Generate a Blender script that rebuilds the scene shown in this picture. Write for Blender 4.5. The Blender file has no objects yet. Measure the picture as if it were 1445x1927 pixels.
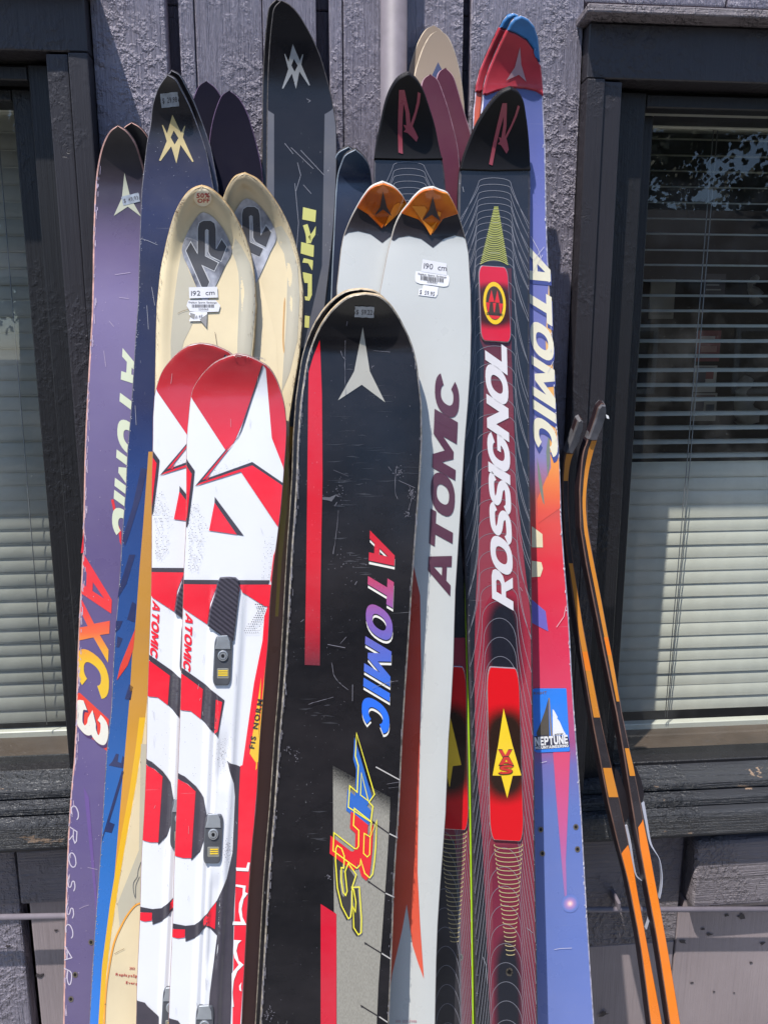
import bpy, bmesh, math, random
from mathutils import Vector, Matrix
from mathutils.geometry import delaunay_2d_cdt
random.seed(7)
R = math.radians
# ------------------------------------------------------------------ camera, sky, sun, exposure
scene = bpy.context.scene
FPX, PITCH, YAW = 1500.0, R(11.5), R(5.0)
CAM = Vector((0.0, -1.1, 1.65))
cd = bpy.data.cameras.new('camera'); cam = bpy.data.objects.new('camera', cd)
scene.collection.objects.link(cam); scene.camera = cam
cam.location = CAM; cam.rotation_euler = (R(90)-PITCH, 0, -YAW)
cd.sensor_fit = 'VERTICAL'; cd.sensor_height = 36.0; cd.lens = FPX/1927*36.0
cd.clip_start = 0.02; cd.clip_end = 400
SUN = Vector((0.95, 1.0, -3.2)).normalized()          # direction the sunlight travels
sd = bpy.data.lights.new('sun', 'SUN'); sun = bpy.data.objects.new('sun', sd)
scene.collection.objects.link(sun); sun.rotation_euler = SUN.to_track_quat('-Z', 'Y').to_euler()
sd.energy = 4.4; sd.angle = R(0.53); sd.color = (1.0, 0.955, 0.89)
w = bpy.data.worlds.new('World'); scene.world = w; w.use_nodes = True
nt = w.node_tree; bg = nt.nodes['Background']
sky = nt.nodes.new('ShaderNodeTexSky'); sky.sky_type = 'NISHITA'; sky.sun_disc = False
sky.sun_elevation = math.asin(-SUN.z); sky.sun_rotation = math.atan2(-SUN.x, -SUN.y)
sky.altitude = 1700; sky.air_density = 1.0; sky.dust_density = 1.0
nt.links.new(sky.outputs[0], bg.inputs[0]); bg.inputs[1].default_value = 0.15
vs = scene.view_settings; vs.view_transform = 'Standard'; vs.look = 'None'; vs.gamma = 1
vs.use_curve_mapping = False; vs.exposure = 0.64

# ------------------------------------------------------------------ projection helpers (photo pixel -> place)
COSP, SINP, COSY, SINY = math.cos(PITCH), math.sin(PITCH), math.cos(YAW), math.sin(YAW)
def ray(px, py):
    x = (px-722.5)/FPX; y = -(py-963.5)/FPX
    return (SINY*COSP+COSY*x+SINY*SINP*y, COSY*COSP-SINY*x+COSY*SINP*y, -SINP+COSP*y)
def at(px, py, Y):
    d = ray(px, py); t = (Y-CAM.y)/d[1]
    return Vector((CAM.x+d[0]*t, Y, CAM.z+d[2]*t))
def px_of(p):
    v = Vector(p)-CAM
    f = v.x*SINY*COSP+v.y*COSY*COSP-v.z*SINP
    return (722.5+FPX*(v.x*COSY-v.y*SINY)/f, 963.5-FPX*(v.x*SINY*SINP+v.y*COSY*SINP+v.z*COSP)/f)

# ------------------------------------------------------------------ materials
def lin(c):
    c = c/255.0
    return c/12.92 if c <= 0.04045 else ((c+0.055)/1.055)**2.4
def C(c, k=1.0):
    if isinstance(c, str): c = tuple(int(c[i:i+2], 16) for i in (0, 2, 4))
    return tuple(min(0.85, lin(v)*k) for v in c)+(1.0,)
class NB:
    def __init__(s, name):
        s.m = bpy.data.materials.new(name); s.m.use_nodes = True; s.t = s.m.node_tree; s.n = s.t.nodes
        s.b = s.n['Principled BSDF']; s.out = s.n['Material Output']
        s.tc = s.n.new('ShaderNodeTexCoord')
    def N(s, t, **kw):
        n = s.n.new(t)
        for k, v in kw.items(): setattr(n, k, v)
        return n
    def L(s, a, b): s.t.links.new(a, b)
    def co(s, scale=(1, 1, 1), rot=(0, 0, 0), out='Object'):
        m = s.N('ShaderNodeMapping'); m.inputs['Scale'].default_value = scale; m.inputs['Rotation'].default_value = rot
        s.L(s.tc.outputs[out], m.inputs[0]); return m.outputs[0]
    def noise(s, sc, det=4, scale=(1, 1, 1), rot=(0, 0, 0), rough=.55):
        n = s.N('ShaderNodeTexNoise'); n.inputs['Scale'].default_value = sc; n.inputs['Detail'].default_value = det
        n.inputs['Roughness'].default_value = rough
        s.L(s.co(scale, rot), n.inputs['Vector']); return n.outputs[0]
    def rng(s, v, a, b, c=0., d=1., smooth=False):
        n = s.N('ShaderNodeMapRange'); n.clamp = True
        if smooth: n.interpolation_type = 'SMOOTHSTEP'
        for i, x in zip((1, 2, 3, 4), (a, b, c, d)): n.inputs[i].default_value = x
        s.L(v, n.inputs[0]); return n.outputs[0]
    def math(s, op, a, b=None):
        n = s.N('ShaderNodeMath', operation=op)
        for i, v in enumerate((a, b)):
            if v is None: continue
            if isinstance(v, (int, float)): n.inputs[i].default_value = v
            else: s.L(v, n.inputs[i])
        return n.outputs[0]
    def mix(s, f, a, b, mode='MIX'):
        n = s.N('ShaderNodeMix', data_type='RGBA', blend_type=mode)
        for i, v in ((0, f), (6, a), (7, b)):
            if isinstance(v, (int, float)): n.inputs[i].default_value = v
            elif isinstance(v, tuple): n.inputs[i].default_value = v
            else: s.L(v, n.inputs[i])
        return n.outputs[2]
    def ramp(s, v, stops):
        n = s.N('ShaderNodeValToRGB'); e = n.color_ramp.elements
        while len(e) < len(stops): e.new(0.5)
        for x, (p, c) in zip(e, stops): x.position = p
        for x, (p, c) in zip(e, stops): x.color = c
        s.L(v, n.inputs[0]); return n.outputs[0]
    def bump(s, h, strength, dist=0.001, prev=None):
        n = s.N('ShaderNodeBump'); n.inputs['Strength'].default_value = strength; n.inputs['Distance'].default_value = dist
        s.L(h, n.inputs['Height'])
        if prev is not None: s.L(prev, n.inputs['Normal'])
        return n.outputs[0]
    def sepz(s, axis=2):
        n = s.N('ShaderNodeSeparateXYZ'); s.L(s.tc.outputs['Object'], n.inputs[0]); return n.outputs[axis]

def plain(name, c, rough=.5, metal=0., k=1., coat=0., nz=0.08, nscale=30, spec=.5):
    b = NB(name); col = C(c, k)
    n = b.noise(nscale, 3); f = b.rng(n, .3, .7, 1-nz, 1+nz)
    m = b.mix(1.0, col, (1, 1, 1, 1), 'MULTIPLY'); mm = b.n[-1]
    v = b.N('ShaderNodeCombineColor'); 
    for i in range(3): b.L(f, v.inputs[i])
    b.L(v.outputs[0], mm.inputs[7]); b.L(m, b.b.inputs['Base Color'])
    b.b.inputs['Roughness'].default_value = rough; b.b.inputs['Metallic'].default_value = metal
    b.b.inputs['Coat Weight'].default_value = coat; b.b.inputs['Specular IOR Level'].default_value = spec
    return b.m

def skimat(name, c=None, ramp=None, rough=.28, scratch=.5, grain=0., stripe=None, dirt=.5, k=1., coat=.3, speck=.4, metal=0., dust=.04, spec=.5):
    """Printed, worn ski surface. ramp = [(z in m above the tail, colour)...]; stripe=(colour, x0, dxdz, w0, w1)."""
    b = NB(name)
    if ramp:
        zs = [r[0] for r in ramp]; lo, hi = min(zs), max(zs)
        v = b.rng(b.sepz(), lo, hi)
        if grain: v = b.math('ADD', v, b.math('MULTIPLY', b.math('SUBTRACT', b.noise(900, 1), .5), grain))
        col = b.ramp(v, sorted([((z-lo)/(hi-lo), C(cc, k)) for z, cc in ramp], key=lambda t: t[0]))
    else:
        rgb = b.N('ShaderNodeRGB'); rgb.outputs[0].default_value = C(c, k); col = rgb.outputs[0]
    if stripe:
        sc, x0, dx, w0, w1 = stripe
        x = b.math('ABSOLUTE', b.math('SUBTRACT', b.math('SUBTRACT', b.sepz(0), x0), b.math('MULTIPLY', b.sepz(), dx)))
        x = b.math('ADD', x, b.math('MULTIPLY', b.math('SUBTRACT', b.noise(900, 1), .5), .006))
        col = b.mix(b.rng(x, w0, w1, 1., 0., True), col, C(sc, k))
    # faint fading and dirt
    g = b.rng(b.noise(14, 5), .3, .75, 1.0, 1.0-.12*dirt)
    cc = b.N('ShaderNodeCombineColor')
    for i in range(3): b.L(g, cc.inputs[i])
    col = b.mix(1.0, col, cc.outputs[0], 'MULTIPLY')
    # warm grey veil put into the colour for lens glare, with dusty patches
    df = b.rng(b.noise(5, 6, (1, 1, 1.6), rough=.7), .35, .7, dust*.35, dust*2.2); col = b.mix(df, col, (.44, .38, .40, 1)); b.b.inputs['Specular IOR Level'].default_value = spec
    # scratches: long thin streaks in a few directions
    s = None
    for sc, st, rot, thr in ((9, (60, 60, 2.2), (0, R(8), 0), .735), (7, (1.6, 1.6, 75), (0, R(12), 0), .75), (8, (50, 50, 2.5), (0, R(-38), 0), .765), (8, (50, 50, 3), (0, R(55), 0), .775)):
        t = b.rng(b.noise(sc, 2, st, rot, .6), thr, thr+.02)
        s = t if s is None else b.math('MAXIMUM', s, t)
    sp_ = b.rng(b.noise(260, 2), .76-.03*speck, .79)
    patch = b.rng(b.noise(11, 4), .48, .68)
    s = b.math('MULTIPLY', b.math('ADD', b.math('MULTIPLY', s, .75), b.math('MULTIPLY', sp_, speck)), patch)
    s = b.math('MINIMUM', b.math('MULTIPLY', s, scratch), 1.0)
    col = b.mix(s, col, (.42, .42, .44, 1))
    b.L(col, b.b.inputs['Base Color'])
    rr = b.rng(b.noise(22, 5), .3, .7, rough*.75, rough*1.35)
    rr = b.math('ADD', rr, b.math('MULTIPLY', s, .3)); b.L(rr, b.b.inputs['Roughness'])
    b.b.inputs['Coat Weight'].default_value = coat; b.b.inputs['Coat Roughness'].default_value = .12
    b.b.inputs['Metallic'].default_value = metal
    h = b.math('SUBTRACT', b.math('MULTIPLY', b.noise(3.2, 2), 6.0), s)
    h = b.math('ADD', h, b.math('MULTIPLY', b.noise(700, 2), .12))
    nrm = b.bump(h, .25, .0006)
    b.L(nrm, b.b.inputs['Normal'])
    return b.m

# ------------------------------------------------------------------ object helpers
COL = scene.collection
def link(name, me, mat, parent=None, smooth=False):
    o = bpy.data.objects.new(name, me); COL.objects.link(o)
    if mat is not None and not me.materials:
        for m in (mat if isinstance(mat, (list, tuple)) else [mat]): me.materials.append(m)
    if smooth:
        for p in me.polygons: p.use_smooth = True
    if parent is not None: o.parent = parent
    return o
def tag(o, label=None, cat=None, group=None, kind=None):
    for k, v in (('label', label), ('category', cat), ('group', group), ('kind', kind)):
        if v: o[k] = v
    return o
def thing(name, loc, label, cat, group=None):
    o = bpy.data.objects.new(name, None); COL.objects.link(o); o.location = loc; o.empty_display_size = .05
    return tag(o, label, cat, group)
def mesh(name, vs_, fs, mat, parent=None, smooth=False, local=True):
    """vertices in world space; stored relative to the parent's base"""
    off = parent_origin(parent) if parent is not None else Vector((0, 0, 0))
    me = bpy.data.meshes.new(name); me.from_pydata([tuple(Vector(v)-off) for v in vs_], [], fs); me.update()
    return link(name, me, mat, parent, smooth)
def parent_origin(p):
    o = Vector((0, 0, 0))
    while p is not None: o += p.location; p = p.parent
    return o
def box(name, a, b, mat, parent=None, bev=0.0015, seg=1, jit=0., rot=None):
    """axis-aligned bevelled box from corner a to corner b (world)"""
    bm = bmesh.new(); bmesh.ops.create_cube(bm, size=1)
    a, b = Vector(a), Vector(b); c = (a+b)/2; s = Vector((abs(b.x-a.x), abs(b.y-a.y), abs(b.z-a.z)))
    for v in bm.verts: v.co = Vector((v.co.x*s.x, v.co.y*s.y, v.co.z*s.z))
    if jit:
        for v in bm.verts: v.co += Vector([random.uniform(-jit, jit) for _ in range(3)])
    if bev: bmesh.ops.bevel(bm, geom=bm.edges[:], offset=min(bev, min(s)*.4), segments=seg, affect='EDGES', profile=.6)
    if rot is not None: bmesh.ops.transform(bm, matrix=rot, verts=bm.verts)
    off = parent_origin(parent) if parent is not None else Vector((0, 0, 0))
    for v in bm.verts: v.co += c-off
    me = bpy.data.meshes.new(name); bm.to_mesh(me); bm.free()
    return link(name, me, mat, parent)
def tube(name, pts, r, mat, parent=None, n=10, cap=True):
    pts = [Vector(p) for p in pts]; vs_, fs = [], []
    rs = r if isinstance(r, (list, tuple)) else [r]*len(pts)
    up = Vector((0, 0, 1))
    for i, p in enumerate(pts):
        d = (pts[min(i+1, len(pts)-1)]-pts[max(i-1, 0)]).normalized()
        a = d.cross(up if abs(d.dot(up)) < .95 else Vector((0, 1, 0))).normalized(); c = d.cross(a)
        for k in range(n):
            t = 2*math.pi*k/n; vs_.append(p+(a*math.cos(t)+c*math.sin(t))*rs[i])
    for i in range(len(pts)-1):
        for k in range(n):
            fs.append((i*n+k, i*n+(k+1) % n, (i+1)*n+(k+1) % n, (i+1)*n+k))
    if cap: fs.append(tuple(range(n))[::-1]); fs.append(tuple((len(pts)-1)*n+k for k in range(n)))
    return mesh(name, vs_, fs, mat, parent, True)

# ------------------------------------------------------------------ 2D shapes
def spline(pts, n=8):
    if len(pts) < 3: return list(pts)
    out = []; P = [tuple(2*a-b for a, b in zip(pts[0], pts[1]))]+list(pts)+[tuple(2*a-b for a, b in zip(pts[-1], pts[-2]))]
    for i in range(1, len(P)-2):
        p0, p1, p2, p3 = P[i-1], P[i], P[i+1], P[i+2]
        def kn(a, b): return max(1e-4, math.hypot(a[0]-b[0], a[1]-b[1])**.5)
        t01, t12, t23 = kn(p0, p1), kn(p1, p2), kn(p2, p3)
        for k in range(n):
            t = k/n; r = []
            for j in (0, 1):
                m1 = p2[j]-p1[j]+t12*((p1[j]-p0[j])/t01-(p2[j]-p0[j])/(t01+t12))
                m2 = p2[j]-p1[j]+t12*((p3[j]-p2[j])/t23-(p3[j]-p1[j])/(t12+t23))
                a = 2*(p1[j]-p2[j])+m1+m2; b = -3*(p1[j]-p2[j])-2*m1-m2
                r.append(a*t**3+b*t*t+m1*t+p1[j])
            out.append(tuple(r))
    out.append(tuple(pts[-1])); return out
def wind(x, y, loop):
    w = 0; n = len(loop)
    for i in range(n):
        x0, y0 = loop[i]; x1, y1 = loop[(i+1) % n]
        if (y0 <= y) != (y1 <= y):
            c = (x1-x0)*(y-y0)-(x-x0)*(y1-y0)
            if y1 > y0 and c > 0: w += 1
            elif y1 <= y0 and c < 0: w -= 1
    return w
def fill2d(loops, rule='eo'):
    vs_, fs = [], []
    loops = [[p for i, p in enumerate(l) if math.hypot(p[0]-l[i-1][0], p[1]-l[i-1][1]) > 1e-5] for l in loops]
    for l in loops:
        n = len(vs_); vs_ += [Vector(p) for p in l]; fs.append(list(range(n, n+len(l))))
    V, E_, F_, _, _, _ = delaunay_2d_cdt(vs_, [], fs, 1, 1e-5)
    T = []
    for f in F_:
        cx = sum(V[i].x for i in f)/len(f); cyy = sum(V[i].y for i in f)/len(f)
        ws = [wind(cx, cyy, l) for l in loops]
        ok = (sum(1 for q in ws if q) % 2 == 1) if rule == 'eo' else any(ws)
        if ok:
            for j in range(1, len(f)-1): T.append((f[0], f[j], f[j+1]))
    return [(v.x, v.y) for v in V], T
def ribbon2d(pts, wd, closed=False):
    n = len(pts); L_, R_ = [], []
    for i in range(n):
        a = pts[i-1] if (i or closed) else pts[0]; b = pts[(i+1) % n] if (i < n-1 or closed) else pts[-1]; p = pts[i]
        d1 = (p[0]-a[0], p[1]-a[1]); d2 = (b[0]-p[0], b[1]-p[1])
        l1 = math.hypot(*d1) or 1; l2 = math.hypot(*d2) or 1
        if l1 == 1 and d1 == (0, 0): d1, l1 = d2, l2
        if d2 == (0, 0): d2, l2 = d1, l1
        n1 = (-d1[1]/l1, d1[0]/l1); n2 = (-d2[1]/l2, d2[0]/l2)
        m = (n1[0]+n2[0], n1[1]+n2[1]); q = math.hypot(*m) or 1; m = (m[0]/q, m[1]/q)
        c = max(.35, m[0]*n1[0]+m[1]*n1[1]); h = (wd[i] if isinstance(wd, (list, tuple)) else wd)/2/c
        L_.append((p[0]+m[0]*h, p[1]+m[1]*h)); R_.append((p[0]-m[0]*h, p[1]-m[1]*h))
    vs_ = L_+R_; T = []
    for i in range(n if closed else n-1):
        j = (i+1) % n; T += [(i, j, n+j), (i, n+j, n+i)]
    return vs_, T
def sell(cx, cyy, rx, ry, n=24, e=2.4, a0=0, a1=360):
    out = []
    full = abs(a1-a0) >= 360
    for k in range(n if full else n+1):
        t = R(a0+(a1-a0)*k/n); c, s = math.cos(t), math.sin(t)
        out.append((cx+rx*math.copysign(abs(c)**(2/e), c), cyy+ry*math.copysign(abs(s)**(2/e), s)))
    return out
def rrect(x0, y0, x1, y1, r, n=4):
    out = []
    for cx, cyy, a in ((x1-r, y1-r, 0), (x0+r, y1-r, 90), (x0+r, y0+r, 180), (x1-r, y0+r, 270)):
        for k in range(n+1):
            t = R(a+90*k/n); out.append((cx+r*math.cos(t), cyy+r*math.sin(t)))
    return out
def ring(rx, ry, ix, iy, a0, a1, cx=.5, e=2.4): return [sell(cx, .5, rx, ry, 22, e, a0, a1)+sell(cx, .5, ix, iy, 22, e, a1, a0)]
def strokepoly(pts, wd, n=6):
    v, t = ribbon2d(spline(pts, n), wd); h = len(v)//2
    return [v[:h]+v[h:][::-1]]
# heavy block alphabet: width, loops (even-odd)
GL = {
 'A': (1.0, [[(0, 0), (.34, 1), (.68, 1), (1, 0), (.73, 0), (.67, .2), (.33, .2), (.27, 0)], [(.39, .4), (.61, .4), (.5, .76)]]),
 'T': (.86, [[(0, 1), (.86, 1), (.86, .75), (.57, .75), (.57, 0), (.3, 0), (.3, .75), (0, .75)]]),
 'O': (1.0, [sell(.5, .5, .5, .52), sell(.5, .5, .23, .27)]),
 'M': (1.16, [[(0, 0), (0, 1), (.33, 1), (.58, .5), (.83, 1), (1.16, 1), (1.16, 0), (.9, 0), (.9, .6), (.67, .12), (.49, .12), (.26, .6), (.26, 0)]]),
 'I': (.28, [[(0, 0), (0, 1), (.28, 1), (.28, 0)]]),
 'C': (.96, ring(.5, .52, .23, .27, 32, 328)),
 'G': (1.0, [sell(.5, .5, .5, .52, 24, 2.4, 35, 352)+[(.99, .56), (.52, .56), (.52, .4), (.72, .4)]+sell(.5, .5, .23, .27, 20, 2.4, 325, 35)]),
 'R': (.92, [[(0, 0), (0, 1), (.64, 1), (.82, .94), (.9, .8), (.9, .62), (.82, .46), (.66, .38), (.94, 0), (.64, 0), (.42, .34), (.26, .34), (.26, 0)], [(.26, .55), (.26, .79), (.56, .79), (.63, .73), (.63, .62), (.56, .55)]]),
 'S': (.88, strokepoly([(.84, .74), (.72, .86), (.45, .88), (.2, .82), (.15, .68), (.26, .57), (.62, .45), (.73, .31), (.66, .17), (.42, .12), (.14, .14), (.03, .25)], .25)),
 'N': (.96, [[(0, 0), (0, 1), (.27, 1), (.69, .42), (.69, 1), (.96, 1), (.96, 0), (.69, 0), (.27, .58), (.27, 0)]]),
 'L': (.78, [[(0, 0), (0, 1), (.27, 1), (.27, .25), (.78, .25), (.78, 0)]]),
 'X': (1.04, [[(0, 0), (.35, .5), (0, 1), (.32, 1), (.52, .7), (.72, 1), (1.04, 1), (.69, .5), (1.04, 0), (.72, 0), (.52, .3), (.32, 0)]]),
 'V': (1.0, [[(0, 1), (.28, 1), (.5, .36), (.72, 1), (1, 1), (.65, 0), (.35, 0)]]),
 'K': (.96, [[(0, 0), (0, 1), (.3, 1), (.3, .66), (.6, 1), (.94, 1), (.56, .56), (.98, 0), (.62, 0), (.36, .38), (.3, .32), (.3, 0)]]),
 '3': (.86, strokepoly([(.06, .72), (.12, .86), (.42, .9), (.68, .82), (.7, .66), (.5, .53), (.34, .51), (.55, .48), (.74, .34), (.66, .15), (.4, .1), (.12, .14), (.02, .28)], .24)),
 'D': (.94, [[(0, 0), (0, 1), (.6, 1), (.86, .84), (.94, .5), (.86, .16), (.6, 0)], [(.27, .23), (.27, .77), (.55, .77), (.66, .62), (.66, .38), (.55, .23)]]),
 'E': (.78, [[(0, 0), (0, 1), (.78, 1), (.78, .78), (.27, .78), (.27, .61), (.7, .61), (.7, .4), (.27, .4), (.27, .22), (.78, .22), (.78, 0)]]),
 'P': (.86, [[(0, 0), (0, 1), (.6, 1), (.82, .9), (.86, .68), (.82, .46), (.6, .34), (.27, .34), (.27, 0)], [(.27, .56), (.27, .78), (.54, .78), (.6, .67), (.54, .56)]]),
 'U': (.9, [[(0, 1), (.27, 1), (.27, .36), (.36, .23), (.54, .23), (.63, .36), (.63, 1), (.9, 1), (.9, .3), (.78, .08), (.6, 0), (.3, 0), (.12, .08), (0, .3)]]),
}
_bf = {}
def bfont(ch, bold):
    """a letter of Blender's built-in font as loops"""
    k = (ch, bold)
    if k not in _bf:
        cu = bpy.data.curves.new('t', 'FONT'); cu.body = ch; cu.size = 1.0; cu.offset = bold; cu.resolution_u = 2
        o = bpy.data.objects.new('t', cu); COL.objects.link(o)
        bpy.context.view_layer.update()
        me = o.to_mesh(); bm = bmesh.new(); bm.from_mesh(me); bmesh.ops.triangulate(bm, faces=bm.faces[:])
        _bf[k] = ([(v.co.x, v.co.y) for v in bm.verts], [tuple(v.index for v in f.verts) for f in bm.faces])
        bm.free(); o.to_mesh_clear(); bpy.data.objects.remove(o); bpy.data.curves.remove(cu)
    return _bf[k]
# ------------------------------------------------------------------ skis
import bisect
OFF = 0.052          # how far the whole row of leaning skis stands off the wall
class Ski:
    def __init__(s, name, apex, left, right, d, lean, label, mats, pair=None, curl=.045, zt=130, th=.009,
                 relief=None, cols=8, step=70, shift=(0, 0), cat='ski', kx=0., inset=1.7, fine=None):
        sh = lambda p: (p[0]+shift[0], p[1]+shift[1])
        s.apex = sh(apex); s.d, s.lean, s.curl, s.kx = d+OFF, lean, curl, kx
        s.Lp = spline([s.apex]+[sh(p) for p in left], 8); s.Rp = spline([s.apex]+[sh(p) for p in right], 8)
        for P in (s.Lp, s.Rp):
            for i in range(1, len(P)):
                if P[i][1] <= P[i-1][1]: P[i] = (P[i][0], P[i-1][1]+.02)
        s.Ly = [p[1] for p in s.Lp]; s.Ry = [p[1] for p in s.Rp]
        s.pyt = s.apex[1]+zt; s.relief = relief; s.outline = s.Lp[::-1]+s.Rp[1:]
        s.zt, s.zA, s.x0 = 9, 10, 0
        a = s.hit(*s.apex); t = s.hit(s.apex[0], s.pyt); s.zt, s.zA = t.z, a.z
        s.x0 = a.x
        # rows
        ys = [s.apex[1]+.25+38*(k/11)**2 for k in range(12)]
        y = ys[-1]+8
        while y < s.pyt+10: ys.append(y); y += 9
        while y < 1990:
            ys.append(y); y += (fine if fine and y > 1040 else step)
        ys.append(1990)
        rows = []
        for y in ys:
            xl, xr = s.xl(y), s.xr(y); e = min(inset, (xr-xl)*.2)
            top = [s.pt(xl+e+(xr-xl-2*e)*k/cols, y) for k in range(cols+1)]
            n = s.nrm(top[0]); ol = s.pt(xl, y, -.0011); orr = s.pt(xr, y, -.0011)
            te = th*(.5+.5*min(1, max(0, (y-s.apex[1])/max(60, zt)))); te = max(te, .003)
            rows.append([ol]+top+[orr, orr-n*(te-.0011), ol-n*(te-.0011)])
        # carry on straight down to the ground
        A, B = rows[-3], rows[-1]; wmin = .05
        for z in (.35, .012):
            r = []
            for p, q in zip(A, B):
                t = (z-q.z)/(q.z-p.z); r.append(q+(q-p)*t*1.0)
            wd = (r[cols+2]-r[0]).length; w0 = (B[cols+2]-B[0]).length
            c = (r[0]+r[cols+2])/2; cB = (B[0]+B[cols+2])/2
            r = [c+(q-cB)*1.0+Vector((0, 0, 0)) for q in B]
            r = [Vector((v.x, v.y, z-(cB.z-bq.z))) for v, bq in zip(r, B)]
            rows.append(r)
        o = (rows[-1][0]+rows[-1][cols+2])/2
        s.root = thing(name, Vector((o.x, o.y, 0.0)), label, cat, pair)
        s.name, s.th = name, th
        nr, nc = len(rows), cols+5
        V = [p for r in rows for p in r]
        def quads(c0, c1): return [(i*nc+c0, (i+1)*nc+c0, (i+1)*nc+c1, i*nc+c1) for i in range(nr-1)]
        def sub(nm, fs, mat, sm):
            used = sorted({i for f in fs for i in f}); mp = {u: i for i, u in enumerate(used)}
            return mesh(nm, [V[u] for u in used], [tuple(mp[i] for i in f) for f in fs], mat, s.root, sm)
        f = []
        for c in range(1, cols+1): f += quads(c, c+1)
        s.top = sub('topsheet', f, mats['top'], True)
        last = (nr-1)*nc
        f = quads(0, 1)+quads(cols+1, cols+2)+[(1, 0, cols+2, cols+1)]
        sub('edge', f, mats.get('edge', M['steel_edge']), False)
        f = quads(cols+2, cols+3)+quads(cols+4, 0)+[(0, cols+4, cols+3, cols+2), tuple([last+i for i in range(nc)])]
        sub('sidewall', f, mats.get('side', M['side_black']), False)
        sub('base', quads(cols+3, cols+4), mats.get('base', M['base_black']), False)
    def _e(s, P, Y, y):
        if y <= Y[0]: return P[0][0]
        i = bisect.bisect_right(Y, y)
        if i >= len(Y): i = len(Y)-1; j = max(0, i-6)
        else: j = i-1
        a, b = P[j], P[i]; return a[0]+(b[0]-a[0])*(y-a[1])/max(1e-6, b[1]-a[1])
    def xl(s, y): return s._e(s.Lp, s.Ly, y)
    def xr(s, y): return s._e(s.Rp, s.Ry, y)
    def f(s, z):
        y = -(s.d+(1.65-z)*s.lean)
        if z > s.zt: y -= s.curl*((z-s.zt)/(s.zA-s.zt))**2
        return y
    def hit(s, px, py):
        d = ray(px, py)
        t = (s.f(1.5)-CAM.y)/d[1]
        for _ in range(12):
            z = CAM.z+d[2]*t; g = CAM.y+d[1]*t-s.f(z)
            dg = d[1]-(s.f(z+1e-4)-s.f(z))/1e-4*d[2]
            dt = g/dg; t -= dt
            if abs(dt) < 1e-7: break
        return Vector((CAM.x+d[0]*t, CAM.y+d[1]*t, CAM.z+d[2]*t))
    def nrm(s, p):
        q = (s.f(p.z+5e-4)-s.f(p.z-5e-4))/1e-3
        return Vector((0, -1, q)).normalized()
    def rel(s, px, py):
        return s.relief(s, px, py) if s.relief else 0.
    def pt(s, px, py, off=0.):
        p = s.hit(px, py); return p+s.nrm(p)*(off+s.rel(px, py))
    def seg(s, y):
        rn = s.relief.__name__ if s.relief else ''
        if y < s.pyt+12: return 6.5 if s.relief else 9
        return 6.5 if rn == 'xrel' or (rn == 'k2rel' and y < s.apex[1]+430) else (30 if s.relief else 70)
class D:
    """flat print, stickers and thin badges lying on a ski"""
    def __init__(s, ski, layer=1): s.k = ski; s.V = []; s.T = []; e = .00021 if ski.relief else .00012; s.off = layer*e if layer < 10 else .0028+(layer-9)*e; s.parts = []
    def add(s, v, t):
        n = len(s.V); s.V += v; t = [tuple(i+n for i in q) for q in t]; s.T += t; s.parts.append(t); return s
    def fill(s, loops, rule='eo', clip=0):
        if clip: loops = [clipski(s.k, l, clip) for l in loops]
        return s.add(*fill2d(loops, rule))
    def quad(s, *p): return s.add(list(p), [(0, 1, 2), (0, 2, 3)])
    def line(s, pts, w, closed=False, n=0):
        return s.add(*ribbon2d(spline(pts, n) if n else pts, w, closed))
    def dot(s, x, y, r): return s.add([(x-r, y), (x, y+r), (x+r, y), (x, y-r)], [(0, 1, 2), (0, 2, 3)])
    def text(s, txt, p0, p1, U0, U1=None, gap=.12, dx=0, dy=0, font='block', bold=0., sc=1.):
        U1 = U1 or U0; ws = []
        for ch in txt:
            if ch == ' ': ws.append(.45)
            elif font == 'block': ws.append(GL[ch][0])
            else:
                v = bfont(ch, bold)[0]; ws.append(max(p[0] for p in v)-min(p[0] for p in v) if v else .3)
        g = gap; tot = sum(ws)+g*(len(ws)-1); x = 0
        for ch, wd in zip(txt, ws):
            if ch != ' ':
                if font == 'block': v, t = fill2d(GL[ch][1]); x_0 = 0
                else: v, t = bfont(ch, bold); x_0 = min(p[0] for p in v); v = [(p[0], p[1]/.72) for p in v]
                out = []
                for a, b in v:
                    q = (x+(a-x_0))/tot
                    qc = (x+wd/2)/tot
                    ux, uy = U0[0]+(U1[0]-U0[0])*qc, U0[1]+(U1[1]-U0[1])*qc
                    out.append((p0[0]+(p1[0]-p0[0])*q+ux*b+dx, p0[1]+(p1[1]-p0[1])*q+uy*b+dy))
                s.add(out, t)
            x += wd+g
        return s
    def done(s, name, mat, off=0., label=None, clip=0):
        if clip: s.V = [(min(max(x, s.k.xl(y)+clip), s.k.xr(y)-clip), y) for x, y in s.V]
        if name in SPLIT and len(s.parts) > 1:
            o = None
            for t in s.parts: o = s._one(name, mat, off, t)
        else: o = s._one(name, mat, off, s.T)
        if name in STUFF: o['kind'] = 'stuff'
        if label: o['label'] = label
        return o
    def _one(s, name, mat, off, T):
        V, out = splitmesh(s.k, s.V, T)
        P = {}
        used = sorted({i for f in out for i in f}); mp = {u: i for i, u in enumerate(used)}
        return mesh(name, [s.k.pt(V[u][0], V[u][1], s.off+off) for u in used], [tuple(mp[i] for i in f) for f in out], mat, s.k.root, True)
SPLIT = {'block_print', 'red_print', 'graphite_print', 'side_band', 'grey_panel', 'cream_print', 'green_print', 'badge_figure', 'letter_shadow', 'tick_marks', 'red_stripe'}
STUFF = {'scratches', 'halftone_dots', 'rub_marks', 'tip_chips', 'contour_lines', 'chevron_print', 'spring_print', 'barcode'}
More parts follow.
